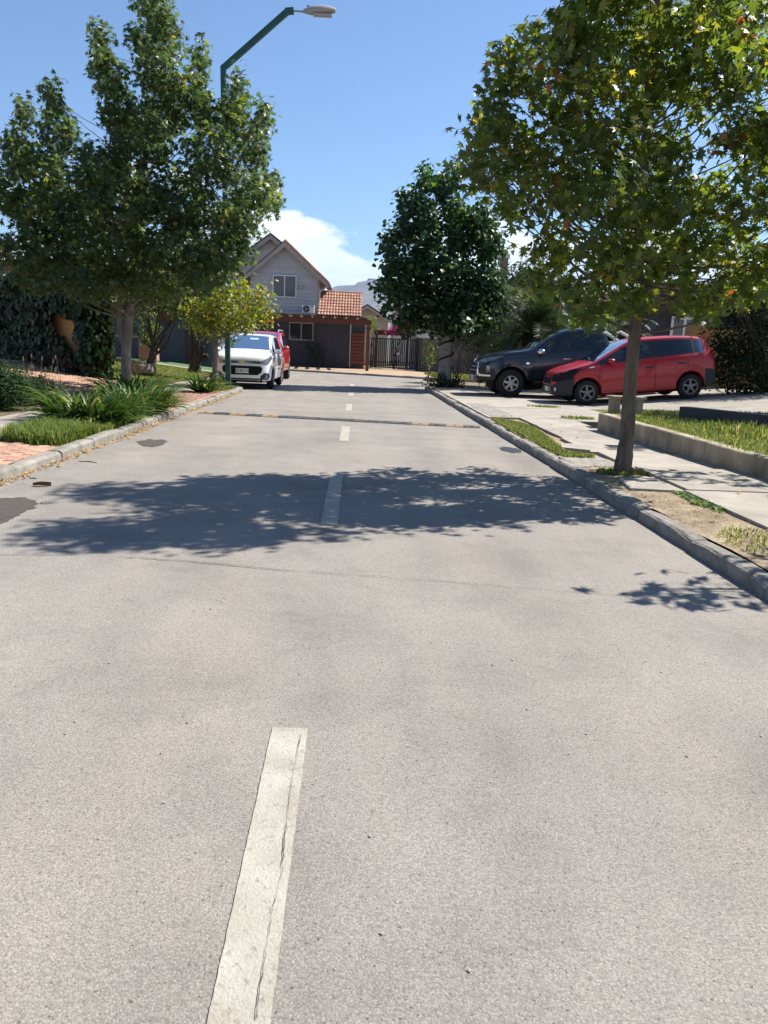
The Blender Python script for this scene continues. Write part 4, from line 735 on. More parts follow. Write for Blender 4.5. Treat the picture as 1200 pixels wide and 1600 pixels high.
for dx in (-.55, .45): MB().box((c[0] + dx, 29.7, .45), (c[0] + dx + .08, 29.8, 1.28)).build('leg', 'galv', st)
MB().box((c[0] - .75, 29.45, 1.28), (c[0] + .68, 29.95, 1.34), bev=.01).build('shelf', 'galv', st); MB().wallpoly([(c[0] - .9, 2.0), (c[0] + .1, 2.0), (c[0] - .1, 2.34), (c[0] - .45, 2.46)], 29.4, 30.1).build('hood', 'shingle', st); MB().box((c[0] - .55, 29.7, 1.341), (c[0] - .48, 29.77, 2.0)).build('pillar', 'galv', st)
c = atY(234, 552, 29.3); pt = thing('plant_box', 'square clay planter box beside the gnarled tree', 'planter', (c[0], 29.3, .5)); MB().box((c[0] - .3, 29.0, .47), (c[0] + .3, 29.5, 1.0), bev=.02).build('box', 'pot', pt); bush('box_plant', 'light green plant growing in the clay planter', [((c[0] - .05, 29.25, 1.7), (.4, .3, .85))], 30, .11, [(3, (.12, .18, .04)), (1, (.22, .24, .06))], loc=(c[0], 29.25, .98), twig=.12)
c = atY(250, 508, 31.0); cr_ = thing('wooden_shutter', 'vertical board timber shutter on the blue-grey house', 'shutter', (c[0], 31.9, 1.5))
for k in range(6): MB().box((c[0] - .36 + k * .125, 31.88, 1.95), (c[0] - .36 + k * .125 + .11, 31.94, 2.62)).build('board', 'timber', cr_)
MB().box((c[0] - .42, 31.80, 2.625), (c[0] + .42, 31.95, 2.70)).build('cap', 'pale_timber', cr_)
c = G(222, 579, .36); setp(MB().tube([(c[0], c[1], .3), (c[0], c[1], .50), (c[0], c[1], .56)], [.40, .38, .34], 14, jag=.05).build('tree_stump', 'bark_g'), 'cut grey tree stump on the lawn edge', 'stump')

# ================================================================== right-hand yard
rh = thing('dark_house', 'dark rendered house behind the red hatchback with white framed window', 'house', (11.5, 27, .5)); MB().box((8.7, 27, .3), (17, 34, 3.1)).build('wall', 'slate', rh); MB().wallpoly([(8.3, 3.1), (17.5, 3.1), (16, 3.8), (9.6, 3.8)], 26.3, 34.5).build('roof', 'shingle', rh)
p = atY(1066, 510, 26.97); window(rh, p[0] - .42, p[0] + .55, 1.3, 2.75, 26.97, 'white', 'winglass', fw=.09); p = atY(1020, 508, 26.97); MB().box((p[0] - .33, 26.93, .4), (p[0] + .12, 26.998, 2.6)).build('door', 'blueg', rh)
h5 = thing('two_storey_house', 'pale two storey house behind the palm with a chimney', 'house', (9.5, 48, 0)); MB().wallpoly([(6.4, 0), (14, 0), (14, 4.4), (10.2, 6.0), (6.4, 4.4)], 48, 56).build('wall', 'beige', h5)
for x in (6.0, 14.4): MB().wallpoly([(10.2, 6.02), (x, 6.02 - .42 * abs(x - 10.2)), (x, 6.18 - .42 * abs(x - 10.2)), (10.2, 6.18)], 47.4, 56.5).build('roof', 'shingle', h5)
p = atY(787, 405, 48.5); MB().box((p[0] - .28, 48.4, 4.6), (p[0] + .28, 49.0, p[2] + .05), bev=.01).build('chimney', 'tan', h5); MB().box((p[0] - .36, 48.32, p[2] + .052), (p[0] + .36, 49.08, p[2] + .32), bev=.02).build('chimney_cap', 'offw', h5)
h6 = thing('gable_house', 'small pale gable beyond the palm fronds', 'house', (12.5, 40, 0)); ap = atY(893, 468, 40); MB().wallpoly([(ap[0] - 1.6, 0), (ap[0] + 3, 0), (ap[0] + 3, ap[2] - .9), (ap[0] + .9, ap[2] - .1), (ap[0] - 1.6, ap[2] - 1.5)], 40, 46).build('wall', 'beige', h6); MB().wallpoly([(ap[0] - 1.9, ap[2] - 1.6), (ap[0] + .9, ap[2] - .05), (ap[0] + 3.2, ap[2] - .95), (ap[0] + 3.2, ap[2] - .80), (ap[0] + .9, ap[2] + .1), (ap[0] - 1.9, ap[2] - 1.45)], 39.6, 46).build('roof', 'shingle', h6)
ow = thing('ochre_wall', 'ochre rendered side wall behind the red hatchback', 'wall', (10, 22.3, .4)); a = atY(1083, 509, 21.6); MB().prism([(a[0], 21.6), (a[0] + .28, 21.5), (a[0] + 1.2, 24.2), (a[0] + .92, 24.3)], .2, 2.26).build('pier', 'ochre', ow); MB().prism([(a[0] + .285, 21.62), (a[0] + 3.2, 20.9), (a[0] + 3.25, 21.1), (a[0] + .30, 21.82)], .2, 2.18).build('wall_panel', 'ochre', ow); MB().prism([(a[0] - .04, 21.56), (a[0] + .3, 21.44), (a[0] + .36, 21.62), (a[0] + .02, 21.74)], 2.265, 2.32).build('cap', 'beige', ow)
DS = [(5, (.028, .045, .022)), (3, (.05, .07, .035)), (1, (.11, .12, .06))]
def PL(px, py, Y, rx, ry, rz): return (tuple(atY(px, py, Y)), (rx, ry, rz))
bush('dark_hedge', 'tall dark overgrown shrub beside the ochre wall', [PL(1150, 520, 19.2, .75, .7, .9), PL(1185, 470, 19.3, .9, .8, .8), PL(1140, 460, 19.6, .7, .6, .7), PL(1195, 560, 18.8, .8, .7, .9), PL(1160, 590, 18.8, .6, .6, .6), PL(1130, 560, 19.3, .40, .5, .7), PL(1240, 500, 18.6, 1., .8, 1.1)], 46, .085, [(5, (.016, .028, .014)), (2, (.03, .045, .022))], loc=(10.6, 19.2, .5), twig=.14, stems=9)
bush('reddish_shrub', 'dark reddish shrub tips rising in the tall hedge', [PL(1165, 480, 18.4, .28, .3, .25)], 14, .09, [(2, (.05, .018, .016)), (1, (.03, .03, .02))], loc=(10.4, 18.4, .5), twig=.1)
bush('border_shrub', 'glossy dark shrub in front of the tan wall', [PL(735, 515, 31, 1.1, .8, .7), PL(765, 530, 29.5, .9, .8, .7), PL(715, 525, 31.5, .55, .6, .5), PL(790, 500, 30, 1., .8, .8)], 34, .10, DS, leafm='gloss', loc=(5.0, 31, .1), twig=.14, stems=9)
bush('hanging_shrub', 'mid green shrub beside the wrapped trunk', [PL(722, 508, 28.5, .42, .4, .35), PL(673, 553, 27.2, .18, .25, .5)], 32, .10, [(3, (.07, .11, .035)), (1, (.15, .18, .07))], loc=(3.6, 28.2, .1), twig=.1)
bush('round_shrub', 'bushy green tree crown behind the dark pickup', [PL(850, 470, 31, 1.1, 1., 1.2), PL(820, 440, 32, 1., 1., .8), PL(880, 500, 30, .9, .8, .9), PL(930, 520, 29.5, 1.2, .9, .8)], 26, .13, [(4, (.035, .055, .02)), (2, (.07, .09, .03))], loc=(8.0, 31, .3), twig=.18)
strap_plant('ornamental_grass', 'tuft of dry ornamental grass between pickup and red hatchback', (6.15, 20.25, zd(6.15)), 220, .95, [(3, (.20, .17, .06)), (2, (.12, .14, .04))], w=.008, spread=.25, up=1.55)
bush('tree_foot_plants', 'dark low plants around the foot of the wrapped trunk', [((2.62, 25.0, .30), (.40, .35, .26)), ((3.25, 25.0, .28), (.33, .3, .24)), ((2.9, 24.9, .2), (.4, .2, .15))], 70, .07, [(3, (.03, .045, .02)), (1, (.06, .04, .03))], loc=(2.85, 25.1, .1), twig=.07, cat='plant')
# date palm behind the pickup
def palm(name, label, base, th, n, L, pal, seed):
    q = random.Random(seed); t = thing(name, label, 'palm', base); bx_, by_, bz_ = base; mb = MB(); mb.tube([(bx_, by_, bz_ - .1), (bx_, by_, bz_ + th * .5), (bx_ + .05, by_, bz_ + th)], [.36, .33, .38], 14, jag=.12); mb.build('trunk', 'bark_d', t)
    V, F, C = [], [], []; nv = 0; cols = palette(n, pal)
    for i in range(n):
        az_ = i * 2.39996 + q.uniform(-.2, .2); el = R(82) - (i / n) * R(95) + q.uniform(-.08, .08); l = L * q.uniform(.82, 1.1); d = np.array([math.cos(az_), math.sin(az_), 0]); s = np.array([-math.sin(az_), math.cos(az_), 0]); up = np.array([0, 0, 1.0]); p = np.array([bx_ + .05, by_, bz_ + th - .05]); K = 30; pts = []; dirs = []; e = el
        for k in range(K + 1): pts.append(p.copy()); v = d * math.cos(e) + up * math.sin(e); dirs.append(v); p = p + v * l / K; e -= R(2.1 + 1.6 * k / K * 2)
        for k in range(K + 1):
            w = .022 * (1 - k / K) + .004; V += [pts[k] - s * w, pts[k] + s * w]; C += [cols[i] * 1.3] * 2
        F += [(nv + 2 * k, nv + 2 * k + 1, nv + 2 * k + 3) for k in range(K)] + [(nv + 2 * k, nv + 2 * k + 3, nv + 2 * k + 2) for k in range(K)]; nv += 2 * K + 2
        for k in range(4, K + 1):
            ll = .42 * math.sin(math.pi * min(1, .18 + .80 * k / K)) * q.uniform(.85, 1.1)
            for sd in (-1, 1):
                for h in (0, .5):
                    p0 = pts[k] * (1 - h) + pts[max(0, k - 1)] * h; nrm = np.cross(s, dirs[k]); dv = dirs[k] * .55 + s * sd * .85 - nrm * q.uniform(-.1, .35); dv = dv / np.linalg.norm(dv); wv = dirs[k] * .019; V += [p0 - wv, p0 + wv, p0 + dv * ll + up * -.05 * ll]; F.append((nv, nv + 1, nv + 2)); nv += 3; C += [cols[i] * q.uniform(.8, 1.2)] * 3
    setp(np_mesh('crown', np.array(V), np.array(F), 'leaf', t, np.array(C)), kind='stuff'); return t
palm('date_palm', 'bushy dark date palm behind the dark pickup', (5.7, 25.4, .2), 1.75, 96, 2.9, [(4, (.035, .055, .022)), (2, (.065, .085, .035))], 3)
palm('low_palm', 'smaller grey-green palm beyond the pickup windscreen', (8.1, 25.9, .3), 1.2, 64, 2.3, [(3, (.05, .065, .035)), (1, (.10, .11, .07))], 5)

# ================================================================== street lamp
lx, ly = -3.41, 21.05; lp = thing('street_lamp', 'tall green square street lamp post with an angled arm', 'street lamp', (lx, ly, LZ)); p1 = atY(349, 106, ly); p2 = atY(447, 18, ly); p3 = atY(459, 17, ly); p4 = atY(475, 18, ly)
MB().bar((lx, ly, LZ - .05), (p1[0], ly, p1[2]), .13, .13).build('post', 'greenp', lp); MB().bar((p1[0] - .03, ly, p1[2] - .03), (p2[0] + .03, ly, p2[2]), .125, .125, up=(0, 1, 0)).build('arm', 'greenp', lp); MB().bar((p2[0] - .02, ly, p2[2] - .002), (p3[0], ly, p3[2]), .12, .13).build('arm_end', 'greenp', lp)
MB().box((lx - .16, ly - .16, LZ - .02), (lx + .16, ly + .16, LZ + .02)).build('base_plate', 'greenp', lp)
hd = MB(); xs = [0, .10, .22, .48, .66, .78, .80]; wd = [.05, .10, .13, .14, .13, .09, .03]; hh = [.05, .09, .13, .13, .10, .06, .02]; vs = []; h0 = atY(474, 19, ly)
for x, w, h in zip(xs, wd, hh):
    for k in range(12):
        t = 2 * math.pi * k / 12; vs.append((h0[0] + x, ly + w * math.cos(t), h0[2] + .06 * x / .8 + h * (math.sin(t) * (1 if math.sin(t) > 0 else .55)) + .01))
hd.add(vs, [(i * 12 + k, i * 12 + (k + 1) % 12, (i + 1) * 12 + (k + 1) % 12, (i + 1) * 12 + k) for i in range(6) for k in range(12)] + [tuple(range(11, -1, -1)), tuple(range(72, 84))])
hd = hd.build('lamp_head', 'lampg', lp, smooth=True); MB().tube([(p3[0] - .02, ly, p3[2]), (h0[0] + .05, ly, h0[2] + .01)], .022, 8).build('spigot', 'galv', lp); MB().box((h0[0] + .25, ly - .09, h0[2] - .06), (h0[0] + .70, ly + .09, h0[2] - .035)).build('lens', 'lens', hd); MB().lathe([(.03, 0), (.03, .05), (.001, .06)], 8, 'z', (h0[0] + .12, ly, h0[2] + .10)).build('photocell', 'dark', hd)

# ================================================================== trees
LIQ_R = [(5, (.072, .105, .024)), (4, (.105, .145, .030)), (2.2, (.17, .20, .04)), (.45, (.28, .25, .05)), (.10, (.28, .12, .05))]
LIQ_L = [(6, (.050, .082, .030)), (4, (.072, .108, .036)), (1.6, (.13, .16, .04)), (.12, (.24, .20, .05))]
rtY = 7.72; RT = [(834, 62, 13, 30), (826, 108, 24, 34), (790, 82, 10, 20), (788, 128, 22, 32), (762, 172, 22, 30), (742, 215, 14, 26), (735, 255, 20, 22), (790, 205, 40, 40), (770, 270, 34, 34), (830, 250, 46, 44), (812, 318, 40, 30), (872, 145, 26, 50), (880, 60, 20, 50), (915, 30, 36, 50), (965, 30, 56, 56), (1045, 40, 64, 60), (1140, 30, 64, 60), (925, 110, 50, 50), (1000, 125, 60, 54), (1090, 130, 54, 48), (1170, 100, 46, 44), (900, 210, 50, 48), (970, 220, 54, 50), (1050, 220, 32, 44), (1190, 250, 34, 36), (885, 300, 50, 44), (870, 385, 44, 38), (850, 440, 26, 24), (905, 450, 44, 34), (955, 310, 56, 50), (1040, 310, 60, 50), (1115, 300, 44, 44), (1180, 325, 42, 38), (960, 400, 58, 48), (1050, 400, 58, 44), (1130, 385, 52, 38), (1185, 400, 34, 34), (985, 470, 44, 28), (925, 490, 30, 20), (1075, 462, 44, 26), (1150, 440, 36, 26), (955, -70, 66, 60), (1050, -90, 74, 66), (1140, -60, 60, 54), (1000, -170, 60, 58), (1080, -180, 60, 54), (1035, -265, 46, 54), (1160, 190, 44, 36), (1205, 205, 34, 40), (1175, 445, 38, 26), (1130, 470, 30, 18), (1035, -340, 50, 54), (980, -260, 46, 50), (1095, -270, 50, 50), (1235, 50, 44, 54), (1240, 180, 44, 54), (1235, 320, 40, 46), (1220, 400, 30, 30)]
b = G(972, 734, VZ); b = b * (rtY / b[1]); tb = (b[0], rtY, VZ)
tree('sweetgum_tree', 'large sweetgum tree with yellowing star leaves on the dirt verge', tb, [((b[0], rtY, .05), .112), ((b[0] + .005, rtY, .16), .088), ((b[0] + .015, rtY, .42), .074), (tuple(atY(984, 610, rtY)), .064), (tuple(atY(992, 520, rtY)), .060), (tuple(atY(1000, 360, rtY)), .052), (tuple(atY(1015, 150, rtY)), .05), (tuple(atY(1030, -60, rtY)), .03), (tuple(atY(1035, -320, rtY)), .012)], pixel_lobes(rtY, RT, 1.05, sc=.83), 44.0, STAR, .096, LIQ_R, 'bark', leafm='thin', twig=.075, per=8, fork=.3, group='sweetgum street trees')
b = G(197, 619, LZ); ltY = b[1]; bx0 = b[0]; LT = [(243, 18, 26, 34), (262, 62, 24, 30), (240, 105, 30, 38), (218, 62, 12, 22), (160, 68, 12, 30), (168, 115, 22, 36), (182, 165, 30, 40), (312, 88, 11, 22), (298, 128, 24, 28), (265, 165, 44, 40), (81, 150, 10, 26), (90, 205, 24, 36), (36, 178, 9, 24), (30, 232, 22, 32), (70, 262, 44, 38), (150, 262, 44, 40), (215, 215, 52, 48), (322, 178, 20, 36), (372, 140, 14, 30), (366, 190, 26, 34), (410, 182, 11, 26), (398, 232, 24, 34), (330, 245, 44, 44), (420, 285, 14, 24), (385, 300, 36, 34), (428, 320, 14, 20), (10, 300, 24, 40), (52, 330, 44, 44), (120, 330, 54, 48), (205, 300, 62, 56), (290, 310, 56, 52), (365, 350, 44, 38), (30, 395, 36, 32), (100, 395, 60, 42), (185, 390, 66, 48), (270, 390, 62, 46), (345, 395, 44, 34), (60, 430, 44, 24), (145, 440, 60, 28), (235, 445, 62, 26), (318, 432, 44, 24)]
tree('sweetgum_tree', 'forked green sweetgum tree rising from the strap-leaved clumps', (bx0, ltY, LZ), [((bx0, ltY, .05), .125), ((bx0, ltY, .30), .102), ((bx0 + .03, ltY, 1.05), .095), (tuple(atY(205, 450, ltY)), .080), (tuple(atY(214, 330, ltY)), .065), (tuple(atY(240, 180, ltY)), .04), (tuple(atY(246, 30, ltY)), .012)], pixel_lobes(ltY, LT, .85, seed=3, sc=.83), 38.0, STAR, .112, LIQ_L, 'bark_g', leafm='thin', twig=.085, per=8, fork=.26, group='sweetgum street trees', extra=[((bx0 + .04, ltY, 1.02), tuple(atY(182, 440, ltY - .1)), .065, .05), (tuple(atY(182, 442, ltY - .1)), tuple(atY(150, 330, ltY - .3)), .05, .02)])
t2Y = 25.2; T2 = [(664, 280, 8, 26), (655, 322, 14, 26), (690, 296, 9, 28), (711, 276, 8, 28), (708, 328, 18, 28), (634, 318, 8, 24), (632, 358, 16, 26), (670, 362, 30, 36), (725, 372, 30, 36), (752, 340, 16, 30), (765, 385, 20, 34), (608, 380, 10, 24), (612, 412, 16, 20), (645, 412, 34, 36), (698, 420, 44, 42), (750, 430, 32, 34), (596, 448, 11, 14), (620, 455, 22, 26), (660, 470, 40, 32), (718, 475, 44, 34), (768, 460, 24, 28), (640, 502, 30, 20), (700, 505, 44, 22), (752, 500, 26, 22), (606, 478, 10, 10)]
b = G(690, 603, .11); tree('lime_tree', 'dark heart-leaved tree with a pale trunk wound with a black cable', (b[0], t2Y, .1), [((b[0], t2Y, .05), .30), ((b[0], t2Y, .35), .215), ((b[0] - .02, t2Y, 1.2), .195), ((b[0] + .03, t2Y, 2.0), .17), ((b[0] - .1, t2Y, 3.6), .10), ((b[0] - .1, t2Y, 6.0), .02)], pixel_lobes(t2Y, T2, .85, seed=5, sc=.78), 19.0, HEART, .15, [(6, (.022, .052, .018)), (3, (.038, .078, .022)), (1, (.08, .13, .03))], 'bark_w', leafm='leaf', twig=.15, per=8, fork=.3, lift=.7)
cb = MB(); pts = []
for k in range(60): t = k / 59; zz = .72 + 1.5 * t; a_ = t * 2 * math.pi * 3.1; r_ = .235 - .035 * t; pts.append((b[0] + .02 * t + r_ * math.cos(a_), t2Y + r_ * math.sin(a_), zz))
setp(cb.tube(pts, .026, 6).build('wound_cable', 'void'), 'black cable wound round the pale trunk', 'cable')
lmY = 20.6; LM = [(362, 452, 30, 22), (325, 470, 28, 26), (395, 465, 28, 26), (350, 492, 48, 24), (305, 490, 22, 22), (415, 490, 20, 18), (380, 500, 30, 18), (330, 512, 34, 16)]
b = G(336, 596, LZ); tree('lemon_tree', 'small yellow-green tree beside the green lamp post', (b[0] * lmY / b[1], lmY, LZ), [((b[0] * lmY / b[1], lmY, .05), .075), ((b[0] * lmY / b[1], lmY, .8), .06), (tuple(atY(338, 520, lmY)), .055), (tuple(atY(350, 470, lmY)), .02)], pixel_lobes(lmY, LM, .95, seed=7), 20.0, OVAL, .105, [(5, (.13, .17, .03)), (4, (.22, .25, .04)), (1.2, (.36, .31, .04)), (.35, (.44, .24, .03))], 'bark_g', twig=.11, per=8, fork=.5)
for k, (px, py, lab) in enumerate(((237, 567, 'gnarled dark many-stemmed tree on the lawn beside the clay planter'), (304, 577, 'gnarled dark tree with cut limbs on the lawn behind the small yellow tree'))):
    b = G(px, py, .42); Y = b[1]; x = b[0]
    stems = [((x, Y, .55), tuple(atY(px - 2 + 0, py - 70, Y)), .085, .05), ((x + .05, Y, .6), tuple(atY(px + 8, py - 75, Y)), .065, .035), ((x + .1, Y, .75), tuple(atY(px + 32, py - 72, Y)), .06, .03), ((x + .1, Y, .7), tuple(atY(px + 42, py - 62, Y)), .06, .03)] if k == 0 else [((x, Y, .6), tuple(atY(px - 8, py - 75, Y)), .085, .06), ((x + .1, Y, .7), tuple(atY(px + 14, py - 36, Y)), .10, .07), ((x + .15, Y, .8), tuple(atY(px + 20, py - 22, Y)), .08, .06)]
    sp = [(px - 25, py - 110, 40, 26), (px + 15, py - 115, 44, 28), (px + 45, py - 100, 36, 22), (px - 50, py - 95, 34, 24)] if k == 0 else [(px - 12, py - 112, 36, 26), (px + 22, py - 108, 38, 24), (px + 5, py - 135, 34, 22)]
    tree('garden_tree', lab, (x, Y, .4), [((x, Y, .35), .20), ((x + .03, Y, .6), .145), ((x + .08, Y, .95), .11)], pixel_lobes(Y, sp, .9, seed=9 + k), 9.0, OVAL, .16, [(4, (.045, .07, .02)), (2, (.08, .10, .03)), (1, (.15, .15, .04))], 'bark_d', twig=.2, per=8, group='garden trees', extra=stems)
# yard tree whose branch shadow falls on pavement and road; it stands beyond the picture's edge
YT = [((6.5, 5.0, 3.3), (.9, .9, .7)), ((6.9, 4.4, 3.9), (.9, .9, .8)), ((6.9, 5.8, 4.1), (.9, .9, .8)), ((4.15, 5.05, 2.70), (.30, .24, .16)), ((4.7, 5.3, 2.8), (.36, .30, .2)), ((3.62, 4.88, 2.62), (.14, .12, .08)), ((5.75, 8.5, 3.15), (.50, .45, .30)), ((6.5, 7.2, 3.4), (.6, .6, .5)), ((7.4, 4.6, 3.6), (.9, .9, .8))]
tree('sweetgum_tree', 'sweetgum tree on the raised lawn above the low wall', (6.3, 5.0, zt(6.3, 5)), [((6.3, 5.0, .3), .16), ((6.3, 5.0, 1.5), .12), ((6.3, 5.0, 3.0), .09), ((6.3, 5.0, 4.8), .03)], YT, 14.0, STAR, .13, LIQ_R, 'bark', twig=.14, group='sweetgum street trees', extra=[((6.3, 5.0, 1.9), (3.55, 4.84, 2.62), .05, .012)])

YT2 = [((8.7, 13.6, 3.3), (1.0, 1.0, .8)), ((8.0, 13.3, 3.7), (.9, .9, .7)), ((9.4, 13.8, 4.0), (1.0, 1.0, .8)), ((8.7, 13.0, 4.4), (.9, .9, .7)), ((8.2, 14.2, 4.2), (.8, .8, .6)), ((9.2, 14.6, 3.5), (.9, .9, .7))]  # tree beyond the right edge, added to shade the raised lawn
tree('sweetgum_tree', 'added sweetgum tree that shades the raised lawn beside the driveway', (8.75, 13.3, zt(8.75, 13.3)), [((8.75, 13.3, .35), .14), ((8.75, 13.3, 1.5), .11), ((8.75, 13.3, 3.0), .08), ((8.75, 13.4, 4.4), .03)], YT2, 16.0, STAR, .12, LIQ_R, 'bark', twig=.13, group='sweetgum street trees')

# ================================================================== mountains, far off
def ridge(name, label, Y, pts, seed, mt='rock'):
    q = np.random.default_rng(seed); xs = np.linspace(-14000, 14000, 240); zs = np.interp(xs, [p[0] for p in pts], [p[1] for p in pts]); n = len(xs); rows_ = 14; V = []
    for o in range(1, 7): zs = zs + np.interp(xs, np.linspace(-14000, 14000, 8 * 2 ** o), q.normal(0, 16 / 1.5 ** o, 8 * 2 ** o))
    for r in range(rows_):
        t = r / (rows_ - 1); prof = math.sin(t * math.pi / 2) ** 1.2; V += [(x + q.normal(0, 40) * (0 < r < rows_ - 1), Y - 3200 * (1 - t), max(-5, z * prof + q.normal(0, 28) * (0 < r < rows_ - 4) - 5 * (r == 0))) for x, z in zip(xs, zs)]
    V += [(x, Y + 2500, -5) for x in xs]; rows_ += 1
    return struct(name, MB().add(V, [(r * n + i, r * n + i + 1, (r + 1) * n + i + 1, (r + 1) * n + i) for r in range(rows_ - 1) for i in range(n - 1)]), mt, label=label, smooth=True, sharp=60)
mt_top = 665
ridge('mountains', 'distant blue mountain ridge behind the houses', 8600, [(-14000, 500), (-6000, 560), (-2500, 480), (-900, 500), (-450, 560), (-120, 655), (60, 690), (200, 745), (330, 735), (600, 690), (1100, 640), (2000, 560), (4000, 700), (9000, 600), (14000, 650)], 4)
hz = MB().box((-15000, -2000, -6.5), (15000, 11400, 1050)).build('haze', None); hm = bpy.data.materials.new('air_haze'); hm.use_nodes = True; t = hm.node_tree; t.nodes.clear(); o = N(t, 'ShaderNodeOutputMaterial'); v = N(t, 'ShaderNodeVolumePrincipled'); v.inputs['Color'].default_value = (.34, .60, 1, 1); v.inputs['Density'].default_value = 4.2e-5; v.inputs['Anisotropy'].default_value = .2; t.links.new(v.outputs[0], o.inputs['Volume']); hz.data.materials.append(hm); setp(hz, 'thin pale blue haze in the air', kind='stuff')

# ================================================================== cars
def interp(pts, x):
    xs = [p[0] for p in pts]; return float(np.interp(x, xs, [p[1] for p in pts]))
def smooth_profile(pts, k=3):
    """round the corners of a polyline profile a little"""
    p = [(float(a), float(b)) for a, b in sorted(pts)]
    for _ in range(k):
        o = [p[0]]
        for a, b in zip(p, p[1:]): o += [(a[0] * .8 + b[0] * .2, a[1] * .8 + b[1] * .2), (a[0] * .2 + b[0] * .8, a[1] * .2 + b[1] * .8)]
        p = o + [p[-1]]
    return p
class Car:
    """car body lofted from side, plan and belt profiles; x forward, y to the driver's side, z up; the wheel arches are real openings"""
    def __init__(s, name, label, loc, rot, sp, group=None):
        s.sp = sp; s.t = thing(name, label, sp.get('cat', 'car'), loc, group=group); s.t.rotation_euler = rot
        top, belt, plan = smooth_profile(sp['top'], 2), smooth_profile(sp['belt'], 2), smooth_profile(sp['plan'], 3); s.R = sp['R']; aR = sp['arch']
        xs = set(np.round(np.arange(sp['x0'], sp['x1'] + 1e-6, .055), 4)) | set(sp.get('marks', ())) | {sp['x0'], sp['x1']}
        for xc in sp['wheels']: xs |= {round(xc + aR * math.cos(a), 4) for a in np.linspace(0, math.pi, 19)}
        for e in (sp['x0'], sp['x1']): xs |= {round(e + (1 if e < 0 else -1) * d, 4) for d in (.012, .03, .06, .1)}
        xs = sorted(x for x in xs if sp['x0'] <= x <= sp['x1']); keep = [xs[0]]
        for x in xs[1:]:
            if x - keep[-1] > .008 or x in sp.get('marks', ()): keep.append(x)
        s.xs = keep; rows = []
        for x in s.xs:
            w = interp(plan, x); zt = interp(top, x); zb = interp(sp['sill'], x); zs = min(interp(belt, x), zt - .03)
            for xc in sp['wheels']:
                d = abs(x - xc)
                if d < aR: zb = max(zb, s.R + math.sqrt(max(0, aR * aR - d * d)) * 1.0)
            zb = min(zb, zs - .06); h = zs - zb; c = max(0.0, min(1.0, (zt - zs - .05) / .35)); wr = w * (.955 - sp.get('tumble', .2) * c); e = min(.045, .35 * (zt - zs)); fl = sp.get('flare', .012) * max([0] + [1 - abs(abs(x - xc) - aR * .7) / (aR * .7) for xc in sp['wheels']])
            P = [(0, zb), (.86 * w, zb), (.972 * w + fl, zb + .06 * h), (1.0 * w + fl, zb + .30 * h), (1.0 * w, zb + .58 * h), (.992 * w, zb + .80 * h), (.975 * w, zb + .93 * h), (.948 * w, zs)]
            q = (wr, zt - e); b = P[-1]
            P += [(b[0] + (q[0] - b[0]) * f, b[1] + (q[1] - b[1]) * f) for f in (.07, .5, .90)] + [q, (wr * .90, zt - .30 * e), (wr * .55, zt), (0, zt + .008)]
            rows.append(P)
        s.rows = rows; s.nr = len(rows[0]); V = []; s.id = {}
        for i, P in enumerate(rows):
            for k, (y, z) in enumerate(P):
                for sd in (1, -1):
                    if y == 0 and sd < 0: s.id[i, k, sd] = s.id[i, k, 1]; continue
                    s.id[i, k, sd] = len(V); V.append((s.xs[i], sd * y, z))
        s.V = V; cells = []
        for i in range(len(rows) - 1):
            for k in range(s.nr - 1):
                for sd in (1, -1):
                    f = [s.id[i, k, sd], s.id[i + 1, k, sd], s.id[i + 1, k + 1, sd], s.id[i, k + 1, sd]]; f = [v for j, v in enumerate(f) if v not in f[:j]]
                    cells.append((i, k, sd, f if sd > 0 else f[::-1]))
        s.cells = cells; s.caps = []
        for i, rev in ((0, True), (len(rows) - 1, False)):
            for k in range(s.nr - 1):
                f = [s.id[i, k, 1], s.id[i, k + 1, 1], s.id[i, k + 1, -1], s.id[i, k, -1]]; f = [v for j, v in enumerate(f) if v not in f[:j]]; s.caps.append((i, k, f[::-1] if rev else f))
        s.bvh = BVHTree.FromPolygons([Vector(v) for v in V], [c[3] for c in cells] + [c[2] for c in s.caps])
        parts = {}
        for i, k, sd, f in cells:
            xm = (s.xs[i] + s.xs[i + 1]) / 2; zm = sum(V[v][2] for v in f) / len(f); key = s.part(xm, k, zm, sd); parts.setdefault(key, []).append(f)
        for i, k, f in s.caps:
            xm = s.xs[i]; zm = sum(V[v][2] for v in f) / len(f); key = s.part(xm, min(k, 6), zm, 0); parts.setdefault(key, []).append(f)
        for (nm, mt, sd), fs in parts.items(): s.mesh(nm, mt, fs, sharp=32)
        gl = [f for i, k, sd, f in cells if k >= 7 and sp['cowl'] > (s.xs[i] + s.xs[i + 1]) / 2 > sp['tail'] and s.part((s.xs[i] + s.xs[i + 1]) / 2, k, 9, sd)[0] not in ('windscreen', 'side_window', 'rear_window')]
        cz = .9; s.mesh('cabin_lining', 'void', [f[::-1] for f in gl], xf=lambda v: (v[0], v[1] * .97, cz + (v[2] - cz) * .975))
        fx, rx = sp['cowl'] - .05, sp['tail'] + .05; bw = sp['w'] * .86; zb = interp(belt, 0)
        mb = MB().box((rx, -bw, .30), (fx, bw, .52), bev=.03).box((fx - .32, -bw * .95, .521), (fx, bw * .95, zb - .10), bev=.05); mb.build('cabin_floor', 'void', s.t, local=True)['kind'] = 'stuff'
        for x, yy, wd in sp.get('seats', ()):
            st = MB().box((x - .25, yy - wd, .521), (x + .25, yy + wd, .68), bev=.05).build('seat', 'seat', s.t, local=True); MB().box((x - .36, yy - wd, .685), (x - .22, yy + wd, zb + .22), bev=.05).build('backrest', 'seat', st, local=True); MB().box((x - .34, yy - .12, zb + .225), (x - .25, yy + .12, zb + .38), bev=.03).build('headrest', 'seat', st, local=True)
